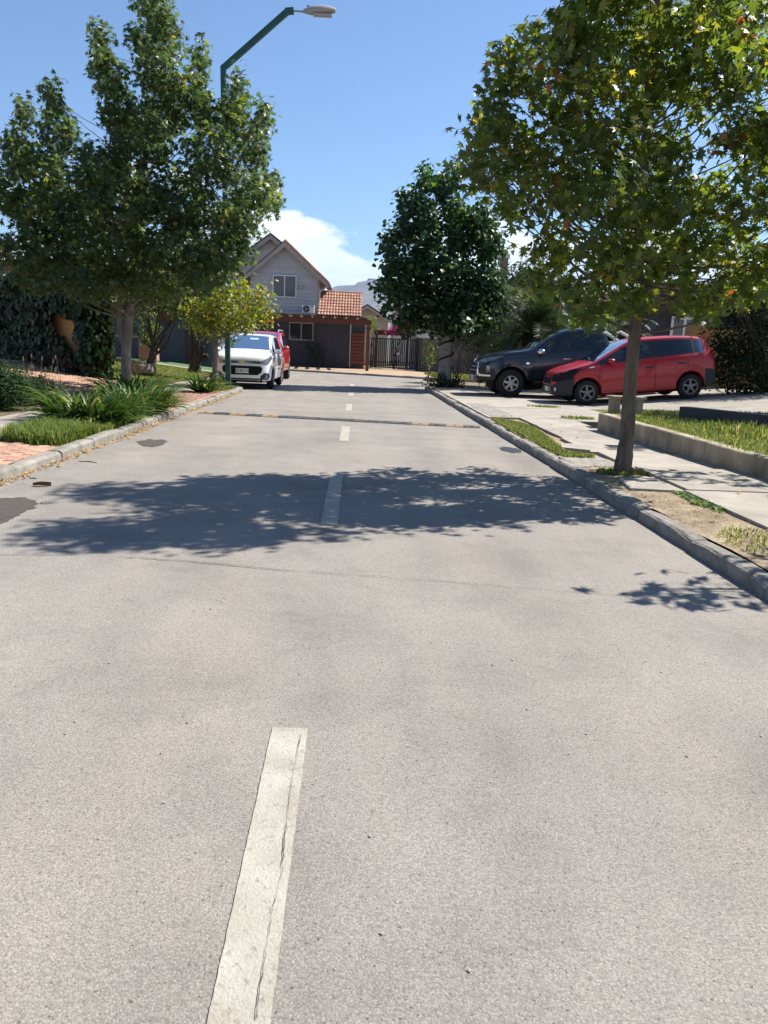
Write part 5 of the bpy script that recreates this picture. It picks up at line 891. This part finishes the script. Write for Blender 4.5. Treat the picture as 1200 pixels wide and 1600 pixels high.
        # inner wheel housings keep daylight out of the arches
        for xc in sp['wheels']:
            zc = min(R_[0] for R_ in [(interp(belt, xc) - .08,)]); MB().box((xc - aR * .98, -sp['w'] * .62, s.R * .6), (xc + aR * .98, sp['w'] * .62, min(zc, s.R + aR + .02))).build('wheel_housing', 'void', s.t, local=True)
        MB().box((sp['wheels'][1] - .3, -sp['w'] * .60, .19), (sp['wheels'][0] + .3, sp['w'] * .60, .295)).build('underbody', 'void', s.t, local=True)
        for xc in sp['wheels']:
            for sd in (1, -1): s.wheel(xc, sd)
    def part(s, x, k, z, sd):
        return s.sp['part'](x, k, z, sd)
    def mesh(s, nm, mt, fs, xf=None, sharp=30):
        m = {}; vs = []; out_ = []
        for f in fs:
            g = []
            for v in f:
                if v not in m: m[v] = len(vs); vs.append(xf(s.V[v]) if xf else s.V[v])
                g.append(m[v])
            out_.append(tuple(g))
        return MB().add(vs, out_).build(nm, mt, s.t, smooth=True, local=True, sharp=sharp)
    def hit(s, o, d):
        r = s.bvh.ray_cast(Vector(o), Vector(d).normalized()); return (r[0], r[1]) if r[0] is not None else (None, None)
    def decal(s, name, mt, poly, frm, off=.005, parent=None, n=6):
        """a panel laid on the body: poly in the plane seen from direction frm = (azimuth degrees), u across, z up"""
        a = R(frm); d = Vector((-math.cos(a), -math.sin(a), 0)); u = Vector((-math.sin(a), math.cos(a), 0)); me = bpy.data.meshes.new('t'); import bmesh
        bm = bmesh.new(); f = bm.faces.new([bm.verts.new((p[0], p[1], 0)) for p in poly]); bmesh.ops.triangulate(bm, faces=[f]); bmesh.ops.subdivide_edges(bm, edges=bm.edges[:], cuts=n, use_grid_fill=True); vs = []; ok = {}
        for v in bm.verts:
            o = u * v.co.x + Vector((0, 0, v.co.y)) - d * 6; h, nrm = s.hit(o, d)
            ok[v.index] = h is not None; vs.append(h - d * off if h is not None else Vector((0, 0, 0)))
        bm.verts.index_update(); vs = []; good = []
        for v in bm.verts:
            o = u * v.co.x + Vector((0, 0, v.co.y)) - d * 6; h, nrm = s.hit(o, d); good.append(h is not None); vs.append(h - d * off if h is not None else Vector((0, 0, 0)))
        fs = [tuple(v.index for v in f.verts) for f in bm.faces if all(good[v.index] for v in f.verts)]
        fs = [f if (vs[f[1]] - vs[f[0]]).cross(vs[f[2]] - vs[f[0]]).dot(d) < 0 else f[::-1] for f in fs]; bm.free()
        return MB().add(vs, fs).build(name, mt, parent or s.t, smooth=True, local=True, sharp=60)
    def seam(s, pts, sd, w=.010, name='door_seam', mt='void'):
        """thin dark panel gap along points (x, z) on the flank"""
        fine = []
        for a, b in zip(pts, pts[1:]):
            n = max(2, int(math.dist(a, b) / .08)); fine += [(a[0] + (b[0] - a[0]) * i / n, a[1] + (b[1] - a[1]) * i / n) for i in range(n)]
        fine.append(pts[-1]); vs = []; fs = []
        for i, (x, z) in enumerate(fine):
            a, b = fine[max(0, i - 1)], fine[min(len(fine) - 1, i + 1)]; L = math.dist(a, b) or 1; nx, nz = -(b[1] - a[1]) / L * w / 2, (b[0] - a[0]) / L * w / 2
            for e in (1, -1):
                h, _ = s.hit((x + nx * e, sd * 3, z + nz * e), (0, -sd, 0)); vs.append((x + nx * e, (h.y if h else 0) + sd * .003, z + nz * e))
        fs = [(2 * i, 2 * i + 1, 2 * i + 3, 2 * i + 2) for i in range(len(fine) - 1)]; fs = [f[::-1] for f in fs] if sd > 0 else fs
        return MB().add(vs, fs).build(name, mt, s.t, local=True)
    def wheel(s, xc, sd):
        sp = s.sp; Rr = s.R; w = sp.get('tw', .19); yo = sd * (sp['w'] - .012); w_ = bpy.data.objects.new('wheel', None); COL.objects.link(w_); w_.parent = s.t; w_.location = (xc, yo, Rr); w_.empty_display_size = .1; rr = Rr * sp.get('rim', .62); D = -sd
        prof = [(rr, .012), (rr + .02, -.004), (Rr - .035, .0), (Rr - .008, .022), (Rr, .05), (Rr, w - .05), (Rr - .03, w), (rr, w)]; mb = MB().lathe([(r, D * y) for r, y in prof], 36, 'y'); mb.build('tyre', 'tyre', w_, smooth=True, local=True, sharp=50)
        mb = MB().lathe([(rr, D * .010), (rr - .006, D * .004), (rr - .022, D * .006), (rr - .03, D * .05), (rr - .03, D * .12)], 36, 'y'); n = sp.get('spokes', 5)
        for k in range(n):
            t0 = 2 * math.pi * k / n + .3
            for e in sp.get('split', (0,)):
                t = t0 + e; c, q = math.cos(t), math.sin(t); i0, i1, a0, a1 = rr * .10, rr - .015, rr * sp.get('sw', .13), rr * sp.get('sw', .13) * .75
                vs = [(c * r - q * a, D * y, q * r + c * a) for r, aa, y in ((i0, a0, .012), (i1, a1, .016)) for a in (-aa, aa)] + [(c * r - q * a, D * y, q * r + c * a) for r, aa, y in ((i0, a0, .05), (i1, a1, .05)) for a in (-aa, aa)]
                mb.add(vs, [(0, 1, 3, 2), (0, 2, 6, 4), (1, 5, 7, 3), (2, 3, 7, 6)])
        mb.lathe([(.001, D * .004), (.045, D * .004), (.06, D * .014), (.06, D * .05)], 16, 'y'); mb.build('rim', sp.get('rim_mat', 'alu'), w_, local=True)
        MB().lathe([(rr - .028, D * .085), (.001, D * .085)], 24, 'y').build('brake_disc', 'void', w_, local=True)
    def box(s, name, mt, a, b, bev=.015, parent=None): return MB().box(a, b, bev=bev).build(name, mt, parent or s.t, local=True)
    def mirror(s, x, z, sd, mt, y=None, sc=1.0, cap=None):
        h, _ = s.hit((x, sd * 3, z), (0, -sd, 0)); y0 = h.y if h else sd * s.sp['w'] * .9; vs = []; fs = []; n = 10
        prof = [(.075, .35), (.05, .85), (.0, 1.0), (-.045, .95), (-.06, .86)]
        for dx, r in prof:
            for k in range(n):
                t = 2 * math.pi * k / n; vs.append((x + dx * sc, y0 + sd * (.115 + .095 * r * sc * math.cos(t)), z + .03 + .066 * r * sc * math.sin(t)))
        fs = [(i * n + k, i * n + (k + 1) % n, (i + 1) * n + (k + 1) % n, (i + 1) * n + k) for i in range(len(prof) - 1) for k in range(n)] + [tuple(range(n)), tuple(range((len(prof) - 1) * n + n - 1, (len(prof) - 1) * n - 1, -1))]
        if sd < 0: fs = [f[::-1] for f in fs]
        m = MB().add(vs, fs).build('wing_mirror', mt, s.t, smooth=True, local=True, sharp=50); MB().bar((x, y0 - sd * .02, z - .02), (x, y0 + sd * .07, z), .06, .03).build('mirror_stalk', 'dark', m, local=True); return m
    def handle(s, x, z, sd, mt='dark'):
        h, _ = s.hit((x, sd * 3, z), (0, -sd, 0)); y = h.y if h else sd * s.sp['w']; a, b = sorted((y + sd * .004, y + sd * .030)); s.box('door_handle', mt, (x - .10, a, z - .016), (x + .10, b, z + .016), .006)
    def text(s, txt, size, loc, rot, mt='ink', parent=None):
        cu = bpy.data.curves.new('plate_lettering', 'FONT'); cu.body = txt; cu.size = size; cu.align_x = 'CENTER'; cu.align_y = 'CENTER'; cu.extrude = .0008; cu.materials.append(MT[mt]); tmp = bpy.data.objects.new('lettering', cu); me = bpy.data.meshes.new_from_object(tmp); bpy.data.objects.remove(tmp); o = bpy.data.objects.new('lettering', me); o['kind'] = 'stuff'; COL.objects.link(o); o.parent = parent or s.t; o.location = loc; o.rotation_euler = rot; return o
def plate(car, x, z, txt, w=.36, h=.13, tilt=0):
    p = car.box('number_plate', 'plate', (x, -w / 2, z - h / 2), (x + .012, w / 2, z + h / 2), .003); 
    if txt: car.text(txt, h * .78, (x + .0135, 0, z), (R(90), 0, R(90)), parent=p)
    return p
def lens_ring(car, name, y, z, r, frm, mt1='chrome', mt2='headlight'):
    a = R(frm); d = Vector((-math.cos(a), -math.sin(a), 0)); h, _ = car.hit(Vector((car.sp['x1'], y, z)) - d * 6, d)
    if h is None: return
    x, y = h.x, h.y; o = MB().lathe([(r * 1.25, -.02), (r * 1.25, .008), (r, .010), (r * .9, -.004)], 18, 'x', (x, y, z)).build(name, mt1, car.t, smooth=True, local=True); MB().lathe([(r * .95, .0), (r * .6, .012), (.001, .016)], 18, 'x', (x, y, z)).build('lens', mt2, o, smooth=True, local=True)

def hatch_part(paint, cowl, wtop, bpil, rsideend, tailtop, doors, bumper_mat, bump_x, bump_z, rb_x, rb_z, glass='carglass', rear_glass='privacy', dpil=None):
    def part(x, k, z, sd):
        if k == 0: return ('underside', 'void', 0)
        if k in (8, 9) and sd != 0:
            if bpil + .045 < x < cowl - .17: return ('side_window', glass, sd)
            if rsideend < x < bpil - .045 and not (dpil and abs(x - dpil) < .035): return ('side_window', rear_glass, sd * (2 if not dpil or x > dpil else 3))
            if rsideend < x < cowl - .1: return ('window_pillar', 'dark', sd * (1 if abs(x - bpil) < .06 else 2 if x < bpil else 3))
        if k >= 12 and wtop < x < cowl - .03: return ('windscreen', glass, 0)
        if k >= 12 and tailtop[1] < x < tailtop[0]: return ('rear_window', rear_glass, 0)
        if k >= 10 and x >= cowl - .03: return ('bonnet', paint, 0)
        if k >= 8: return ('roof', paint, 0) if x < cowl - .03 or sd == 0 else ('front_wing', paint, sd)
        if x > bump_x and k <= 4: return ('front_bumper', bumper_mat, 0)
        if x < rb_x and k <= 3: return ('rear_bumper', bumper_mat, 0)
        if 1 <= k <= 7 and sd != 0:
            if doors[1] < x < doors[0] : return ('front_door', paint, sd)
            if doors[2] < x < doors[1]: return ('rear_door', paint, sd)
            return ('front_wing', paint, sd) if x >= doors[0] else ('rear_quarter', paint, sd)
        return ('nose_panel', paint, 0) if x > 0 else ('tailgate', paint, 0)
    return part

# ---- damaged red hatchback on the drive
ah = dict(x0=-1.96, x1=1.96, w=.84, R=.29, arch=.345, wheels=(1.21, -1.27), tumble=.23, cat='car', cowl=1.06, tail=-1.80, rim=.64, spokes=5, sw=.15, rim_mat='alud', tw=.18,
    top=[(-1.96, .62), (-1.94, .80), (-1.88, 1.02), (-1.70, 1.38), (-1.52, 1.455), (-1.0, 1.495), (-.2, 1.495), (.12, 1.455), (.55, 1.25), (1.06, .985), (1.5, .90), (1.82, .80), (1.92, .70), (1.96, .58)],
    belt=[(-1.96, .56), (-1.9, .90), (-1.6, 1.06), (-.6, .995), (.5, .93), (1.06, .90), (1.6, .80), (1.85, .70), (1.96, .54)], plan=[(-1.96, .60), (-1.9, .72), (-1.7, .80), (-1.2, .838), (0, .84), (1.1, .838), (1.55, .80), (1.8, .70), (1.92, .56), (1.96, .46)],
    sill=[(-1.96, .34), (-1.7, .26), (-1.5, .22), (1.5, .22), (1.75, .22), (1.96, .27)], marks=(1.06, 1.03, .12, -.42, -.465, -.375, -1.60, -.89, -1.37), seats=((.10, .36, .22), (.10, -.36, .22), (-.85, 0, .62)))
ah['part'] = hatch_part('carred', 1.06, .12, -.42, -1.60, (-1.57, -1.86), (.89, -.42, -1.20), 'bumper', 1.49, .64, -1.62, .60, rear_glass='privacy', dpil=-1.35)
sl_ = math.atan(.10); fwx, fwy = 5.53, 18.22
av = Car('hatchback', 'dusty red hatchback with broken headlight and bare dark bumper', (fwx + 1.21 * math.cos(sl_), fwy + .83, zd(fwx) + 1.24 * math.sin(sl_) + .004), (0, sl_, math.pi), ah, group='parked cars')
for sd in (1, -1):
    av.seam([(.90, .36), (.92, .60), (.90, .90), (.72, .94)], sd); av.seam([(-.42, .30), (-.42, .97)], sd); av.seam([(-1.02, .50), (-1.14, .62), (-1.20, .80), (-1.22, 1.02)], sd); av.seam([(.9, .30), (-.95, .30)], sd)
    av.handle(-.28, .80, sd); av.handle(-1.05, .85, sd); av.mirror(.66, .96, sd, 'carred'); av.decal('headlight_cavity', 'void', [((-a if sd > 0 else a), b) for a, b in ((1.10, .575), (.80, .58), (.56, .63), (.38, .865), (.60, .845), (.86, .80), (1.09, .735))], 45 * sd, .005)
    av.decal('tail_lamp', 'lampred', [(sd * a, b) for a, b in ((.30, .80), (.66, .78), (.72, 1.02), (.50, 1.22), (.42, 1.0))], 180, .006); lens_ring(av, 'fog_lamp', sd * .56, .40, .055, 20 * sd)
    av.decal('side_repeater', 'galv', [(1.02, .865), (1.16, .85), (1.15, .885), (1.04, .90)] if sd < 0 else [(-1.02, .865), (-1.16, .85), (-1.15, .885), (-1.04, .90)], 90 * sd, .004)
av.decal('grille', 'void', [(-.30, .52), (.30, .52), (.34, .665), (-.34, .665)], 0, .010); av.decal('grille_frame', 'chrome', [(-.34, .665), (.34, .665), (.35, .685), (-.35, .685)], 0, .016); av.decal('grille_bar', 'galv', [(-.31, .505), (.31, .505), (.31, .525), (-.31, .525)], 0, .016)
av.decal('bumper_mouth', 'void', [(-.36, .27), (.36, .27), (.38, .47), (-.38, .47)], 0, .006); av.decal('bumper_lip', 'galv', [(-.30, .28), (.30, .28), (.30, .31), (-.30, .31)], 0, .012)
plate(av, 1.972, .40, '', .34, .12); av.box('plate_recess', 'galv', (1.955, .20, .30), (1.968, .33, .47), .004); MB().bar((-1.70, -.55, 1.435), (-1.70, .55, 1.435), .22, .035).build('spoiler', 'carred', av.t, local=True)
MB().bar((1.0, .35, 1.02), (.88, -.15, 1.085), .02, .012).build('wiper', 'dark', av.t, local=True)

# ---- dark pickup beyond it
ph = dict(x0=-2.62, x1=2.62, w=.905, R=.365, arch=.43, wheels=(1.74, -1.26), tumble=.20, cat='pickup truck', cowl=1.20, tail=-.88, rim=.56, spokes=6, sw=.17, rim_mat='alu', tw=.24, flare=.03,
    top=[(-2.62, .72), (-2.58, 1.12), (-1.02, 1.14), (-.96, 1.30), (-.80, 1.66), (-.5, 1.765), (.0, 1.785), (.40, 1.72), (.80, 1.50), (1.20, 1.25), (1.8, 1.20), (2.28, 1.12), (2.46, 1.05), (2.56, .92), (2.62, .66)],
    belt=[(-2.62, .66), (-2.56, 1.06), (-1.0, 1.08), (-.6, 1.14), (.5, 1.10), (1.2, 1.10), (2.0, 1.05), (2.4, .97), (2.62, .60)], plan=[(-2.62, .82), (-2.5, .88), (-1, .90), (1.2, .90), (2.0, .895), (2.35, .82), (2.55, .66), (2.62, .56)],
    sill=[(-2.62, .52), (-2.2, .46), (-1.7, .42), (1.3, .42), (2.1, .40), (2.62, .45)], marks=(1.20, 1.17, .42, .10, .055, .145, -.74, -1.0, -.98), seats=((.55, .38, .24), (.55, -.38, .24), (-.35, 0, .66)))
def pk_part(x, k, z, sd):
    if k == 0: return ('underside', 'void', 0)
    if -.78 < x < 1.02 and k in (8, 9) and sd: return ('side_window', 'carglass' if x > .145 else 'privacy', sd if x > .145 else sd * 2) if not (.055 < x < .145) else ('window_pillar', 'dark', sd)
    if k >= 12 and .42 < x < 1.17: return ('windscreen', 'carglass', 0)
    if k >= 12 and -.97 < x < -.80: return ('rear_window', 'privacy', 0)
    if k >= 10 and x >= 1.17: return ('bonnet', 'cardk', 0)
    if x < -1.0 and k >= 10: return ('bed_cover', 'dark', 0)
    if k >= 8 and -1.0 < x: return ('roof', 'cardk', 0) if x < 1.17 or not sd else ('front_wing', 'cardk', sd)
    if x > 2.18 and k <= 3: return ('front_bumper', 'dark', 0)
    if 1 <= k <= 7 and sd:
        if .10 < x < 1.14: return ('front_door', 'cardk', sd)
        if -.86 < x < .10: return ('rear_door', 'cardk', sd)
        if x < -.98: return ('bed_side', 'cardk', sd)
        if x < -.86: return ('cab_corner', 'cardk', sd)
        if x >= 1.14: return ('front_wing', 'cardk', sd)
    if sd: return ('bed_side', 'cardk', sd)
    return ('nose_panel', 'cardk', 0) if x > 0 else ('tailgate', 'cardk', 0)
ph['part'] = pk_part; s2_ = math.atan(.055); pwx, pwy = 4.13, 20.45
pk = Car('pickup_truck', 'dark double cab pickup with chrome trimmed nose on the drive', (pwx + 1.74, pwy + .905, .128 + 1.74 * math.sin(s2_)), (0, s2_, math.pi), ph, group='parked cars')
for sd in (1, -1):
    pk.seam([(1.14, .48), (1.16, .8), (1.10, 1.08)], sd); pk.seam([(.10, .46), (.10, 1.10)], sd); pk.seam([(-.72, .55), (-.86, .75), (-.86, 1.10)], sd); pk.seam([(-.98, .5), (-.98, 1.06)], sd)
    pk.handle(.26, .98, sd, 'chrome'); pk.handle(-.70, 1.0, sd, 'chrome'); pk.mirror(.98, 1.14, sd, 'chrome', sc=1.25)
    m = lambda L: [(-a if sd > 0 else a, b) for a, b in L]
    pk.decal('headlight', 'headlight', m([(1.24, .94), (1.24, 1.0), (1.0, 1.04), (.58, 1.09), (.75, .98), (.95, .93)]), 40 * sd, .008); pk.decal('lamp_pod', 'dark', m([(1.15, .62), (1.12, .87), (.85, .87), (.80, .64)]), 40 * sd, .006); pk.decal('fog_lamp', 'headlight', m([(.92, .66), (.92, .84), (.84, .83), (.83, .68)]), 40 * sd, .012)
    pk.decal('chrome_blade', 'chrome', m([(1.25, .93), (1.195, .93), (1.165, .67), (1.10, .62), (.82, .59), (.82, .555), (1.14, .565), (1.225, .62)]), 40 * sd, .016); pk.decal('bumper_skid', 'galv', m([(1.42, .51), (1.30, .53), (1.10, .43), (1.20, .42)]), 40 * sd, .012)
    pk.decal('wing_badge', 'chrome', [(-.0, 0)] and [((-1 if sd > 0 else 1) * a, b) for a, b in ((1.26, .86), (1.34, .86), (1.34, .90), (1.26, .90))], 90 * sd, .006)
    MB().bar((1.1, sd * .93, .40), (-.75, sd * .93, .40), .12, .05).build('side_step', 'dark', pk.t, local=True)
    MB().tube([(-1.02, sd * .62, 1.14), (-1.12, sd * .60, 1.62), (-1.22, sd * .60, 1.66), (-1.95, sd * .70, 1.20)], .038, 8).build('sports_bar', 'white', pk.t, smooth=True, local=True); MB().tube([(-1.25, sd * .70, 1.30), (-1.60, sd * .72, 1.30)], .02, 6).build('bar_brace', 'white', pk.t, local=True)
    MB().tube([(-1.24, sd * .70, 1.40), (-1.52, sd * .72, 1.40)], .022, 6).build('bar_brace', 'white', pk.t, local=True)
pk.decal('grille', 'void', [(-.62, .60), (.62, .60), (.70, .90), (-.70, .90)], 0, .006)
for z in (.70, .80): pk.decal('grille_bar', 'galv', [(-.64, z), (.64, z), (.64, z + .03), (-.64, z + .03)], 0, .014)
plate(pk, 2.63, .52, '')

# ---- white hatchback parked facing down the street
wh = dict(x0=-1.82, x1=1.82, w=.80, R=.285, arch=.335, wheels=(1.13, -1.245), tumble=.19, cat='car', cowl=1.02, tail=-1.66, rim=.62, spokes=5, sw=.14, rim_mat='alu', tw=.17,
    top=[(-1.82, .62), (-1.80, .90), (-1.72, 1.12), (-1.58, 1.42), (-1.40, 1.50), (-.9, 1.53), (-.2, 1.525), (.08, 1.48), (.55, 1.28), (1.02, 1.06), (1.4, 1.0), (1.66, .93), (1.77, .86), (1.81, .74), (1.82, .60)],
    belt=[(-1.82, .56), (-1.76, .98), (-1.5, 1.10), (-.5, 1.04), (.5, .98), (1.02, .96), (1.5, .90), (1.72, .82), (1.82, .56)], plan=[(-1.82, .62), (-1.75, .72), (-1.5, .78), (-1, .80), (0, .80), (1.1, .80), (1.45, .775), (1.68, .70), (1.78, .62), (1.82, .54)],
    sill=[(-1.82, .32), (-1.5, .22), (1.4, .22), (1.62, .20), (1.82, .24)], marks=(1.02, .99, .08, -.40, -.445, -.355, -1.45), seats=((.05, .35, .21), (.05, -.35, .21), (-.85, 0, .58)))
wh['part'] = hatch_part('carwhite', 1.02, .08, -.40, -1.45, (-1.44, -1.72), (.84, -.40, -1.15), 'carwhite', 1.40, .62, -1.60, .60, dpil=-1.2)
wc = Car('hatchback', 'white hatchback parked nose first beside the green lamp post', (-3.12, 23.42, .004), (0, 0, -math.pi / 2), wh, group='parked cars')
for sd in (1, -1):
    m = lambda L: [(-a if sd > 0 else a, b) for a, b in L]
    wc.seam([(.86, .33), (.88, .6), (.84, .93)], sd); wc.seam([(-.40, .30), (-.40, 1.0)], sd); wc.handle(-.26, .86, sd, 'carwhite'); wc.handle(-1.0, .92, sd, 'carwhite'); wc.mirror(.66, 1.0, sd, 'carwhite', sc=1.1)
    wc.decal('headlight', 'headlight', m([(.56, .69), (.54, .765), (.30, .86), (.05, .93), (.10, .84), (.32, .68)]), 32 * sd, .008); wc.decal('headlight_bezel', 'dark', m([(.60, .70), (.565, .695), (.545, .765), (.58, .775)]), 32 * sd, .010)
    wc.decal('fog_recess', 'dark', m([(.48, .28), (.48, .37), (.36, .46), (.2, .44), (.16, .34), (.28, .27)]), 30 * sd, .006); lens_ring(wc, 'fog_lamp', sd * .64, .355, .045, 12 * sd)
wc.decal('upper_grille', 'void', [(-.54, .70), (.54, .70), (.57, .765), (-.57, .765)], 0, .006); wc.decal('grille_bar', 'chrome', [(-.54, .725), (.54, .725), (.55, .740), (-.55, .740)], 0, .012)
wc.decal('lower_grille', 'void', [(-.42, .39), (.42, .39), (.53, .47), (.55, .58), (.50, .635), (-.50, .635), (-.55, .58), (-.53, .47)], 0, .006); wc.decal('air_intake', 'void', [(-.52, .225), (.52, .225), (.56, .26), (.50, .30), (-.50, .30), (-.56, .26)], 0, .006); wc.decal('intake_bar', 'galv', [(-.50, .255), (.50, .255), (.50, .268), (-.50, .268)], 0, .012)
h, _ = wc.hit((5, 0, .733), (-1, 0, 0)); bow = [(-.085, -.018), (-.035, -.018), (-.028, -.032), (.040, -.032), (.047, -.018), (.097, -.018), (.085, .018), (.035, .018), (.028, .032), (-.040, .032), (-.047, .018), (-.097, .018)]; n = len(bow); xb = h.x + .016
MB().add([(xb, y, .733 + z) for y, z in bow] + [(xb + .012, y, .733 + z) for y, z in bow], [tuple(range(n, 2 * n))] + [(i, (i + 1) % n, n + (i + 1) % n, n + i) for i in range(n)]).build('emblem', 'gold', wc.t, local=True)
h, _ = wc.hit((5, 0, .50), (-1, 0, 0)); plate(wc, h.x + .008, .50, 'KR·BC·10', .36, .13); wc.decal('windscreen_sticker', 'sticker', [(.02, 1.36), (.26, 1.36), (.26, 1.40), (.02, 1.40)], 0, .004); MB().tube([(-.75, 0, 1.53), (-.95, 0, 1.75)], [.007, .003], 6).build('aerial', 'dark', wc.t, local=True)
MB().bar((1.0, .5, 1.045), (.92, -.2, 1.085), .02, .012).build('wiper', 'dark', wc.t, local=True)

# ---- red estate car behind it
sh = dict(x0=-2.1, x1=2.1, w=.89, R=.34, arch=.395, wheels=(1.24, -1.36), tumble=.18, cat='car', cowl=1.10, tail=-1.95, rim=.6, spokes=5, sw=.16, rim_mat='alu', tw=.22,
    top=[(-2.1, .7), (-2.06, 1.1), (-1.9, 1.5), (-1.7, 1.64), (-1.0, 1.68), (-.1, 1.68), (.22, 1.62), (.65, 1.38), (1.10, 1.13), (1.6, 1.06), (1.95, .94), (2.06, .80), (2.1, .62)],
    belt=[(-2.1, .64), (-2.0, 1.06), (-1.6, 1.14), (0, 1.08), (1.1, 1.04), (1.7, .94), (2.0, .80), (2.1, .58)], plan=[(-2.1, .70), (-2.0, .82), (-1.5, .885), (0, .89), (1.2, .885), (1.7, .83), (1.98, .70), (2.1, .55)], sill=[(-2.1, .42), (-1.6, .32), (1.6, .32), (2.1, .36)], marks=(1.10, 1.07, .22, -.36, -.405, -.315, -1.75, -1.2), seats=((.15, .38, .24), (.15, -.38, .24), (-.8, 0, .64)))
sh['part'] = hatch_part('suvred', 1.10, .22, -.36, -1.75, (-1.72, -2.0), (.92, -.36, -1.2), 'suvred', 1.6, .70, -1.8, .66, dpil=-1.3)
sv = Car('estate_car', 'red estate car with roof rails parked behind the white hatchback', (-3.36, 27.95, .004), (0, 0, -math.pi / 2), sh, group='parked cars')
for sd in (1, -1):
    m = lambda L: [(-a if sd > 0 else a, b) for a, b in L]
    sv.seam([(.92, .42), (.95, .7), (.9, 1.04)], sd); sv.seam([(-.36, .40), (-.36, 1.08)], sd); sv.handle(-.2, .98, sd, 'suvred'); sv.handle(-1.0, 1.0, sd, 'suvred'); sv.mirror(.74, 1.10, sd, 'suvred', sc=1.2); sv.decal('headlight', 'headlight', m([(.68, .78), (.66, .86), (.4, .93), (.15, 1.0), (.2, .90), (.42, .80)]), 32 * sd, .008)
    MB().tube([(.15, sd * .60, 1.66), (.05, sd * .60, 1.735), (-1.4, sd * .60, 1.745), (-1.55, sd * .60, 1.66)], .022, 8).build('roof_rail', 'galv', sv.t, smooth=True, local=True)
sv.decal('grille', 'void', [(-.5, .66), (.5, .66), (.56, .80), (-.56, .80)], 0, .006); sv.decal('lower_grille', 'void', [(-.5, .42), (.5, .42), (.54, .54), (-.54, .54)], 0, .006); h, _ = sv.hit((5, 0, .6), (-1, 0, 0)); plate(sv, h.x + .006, .60, '')
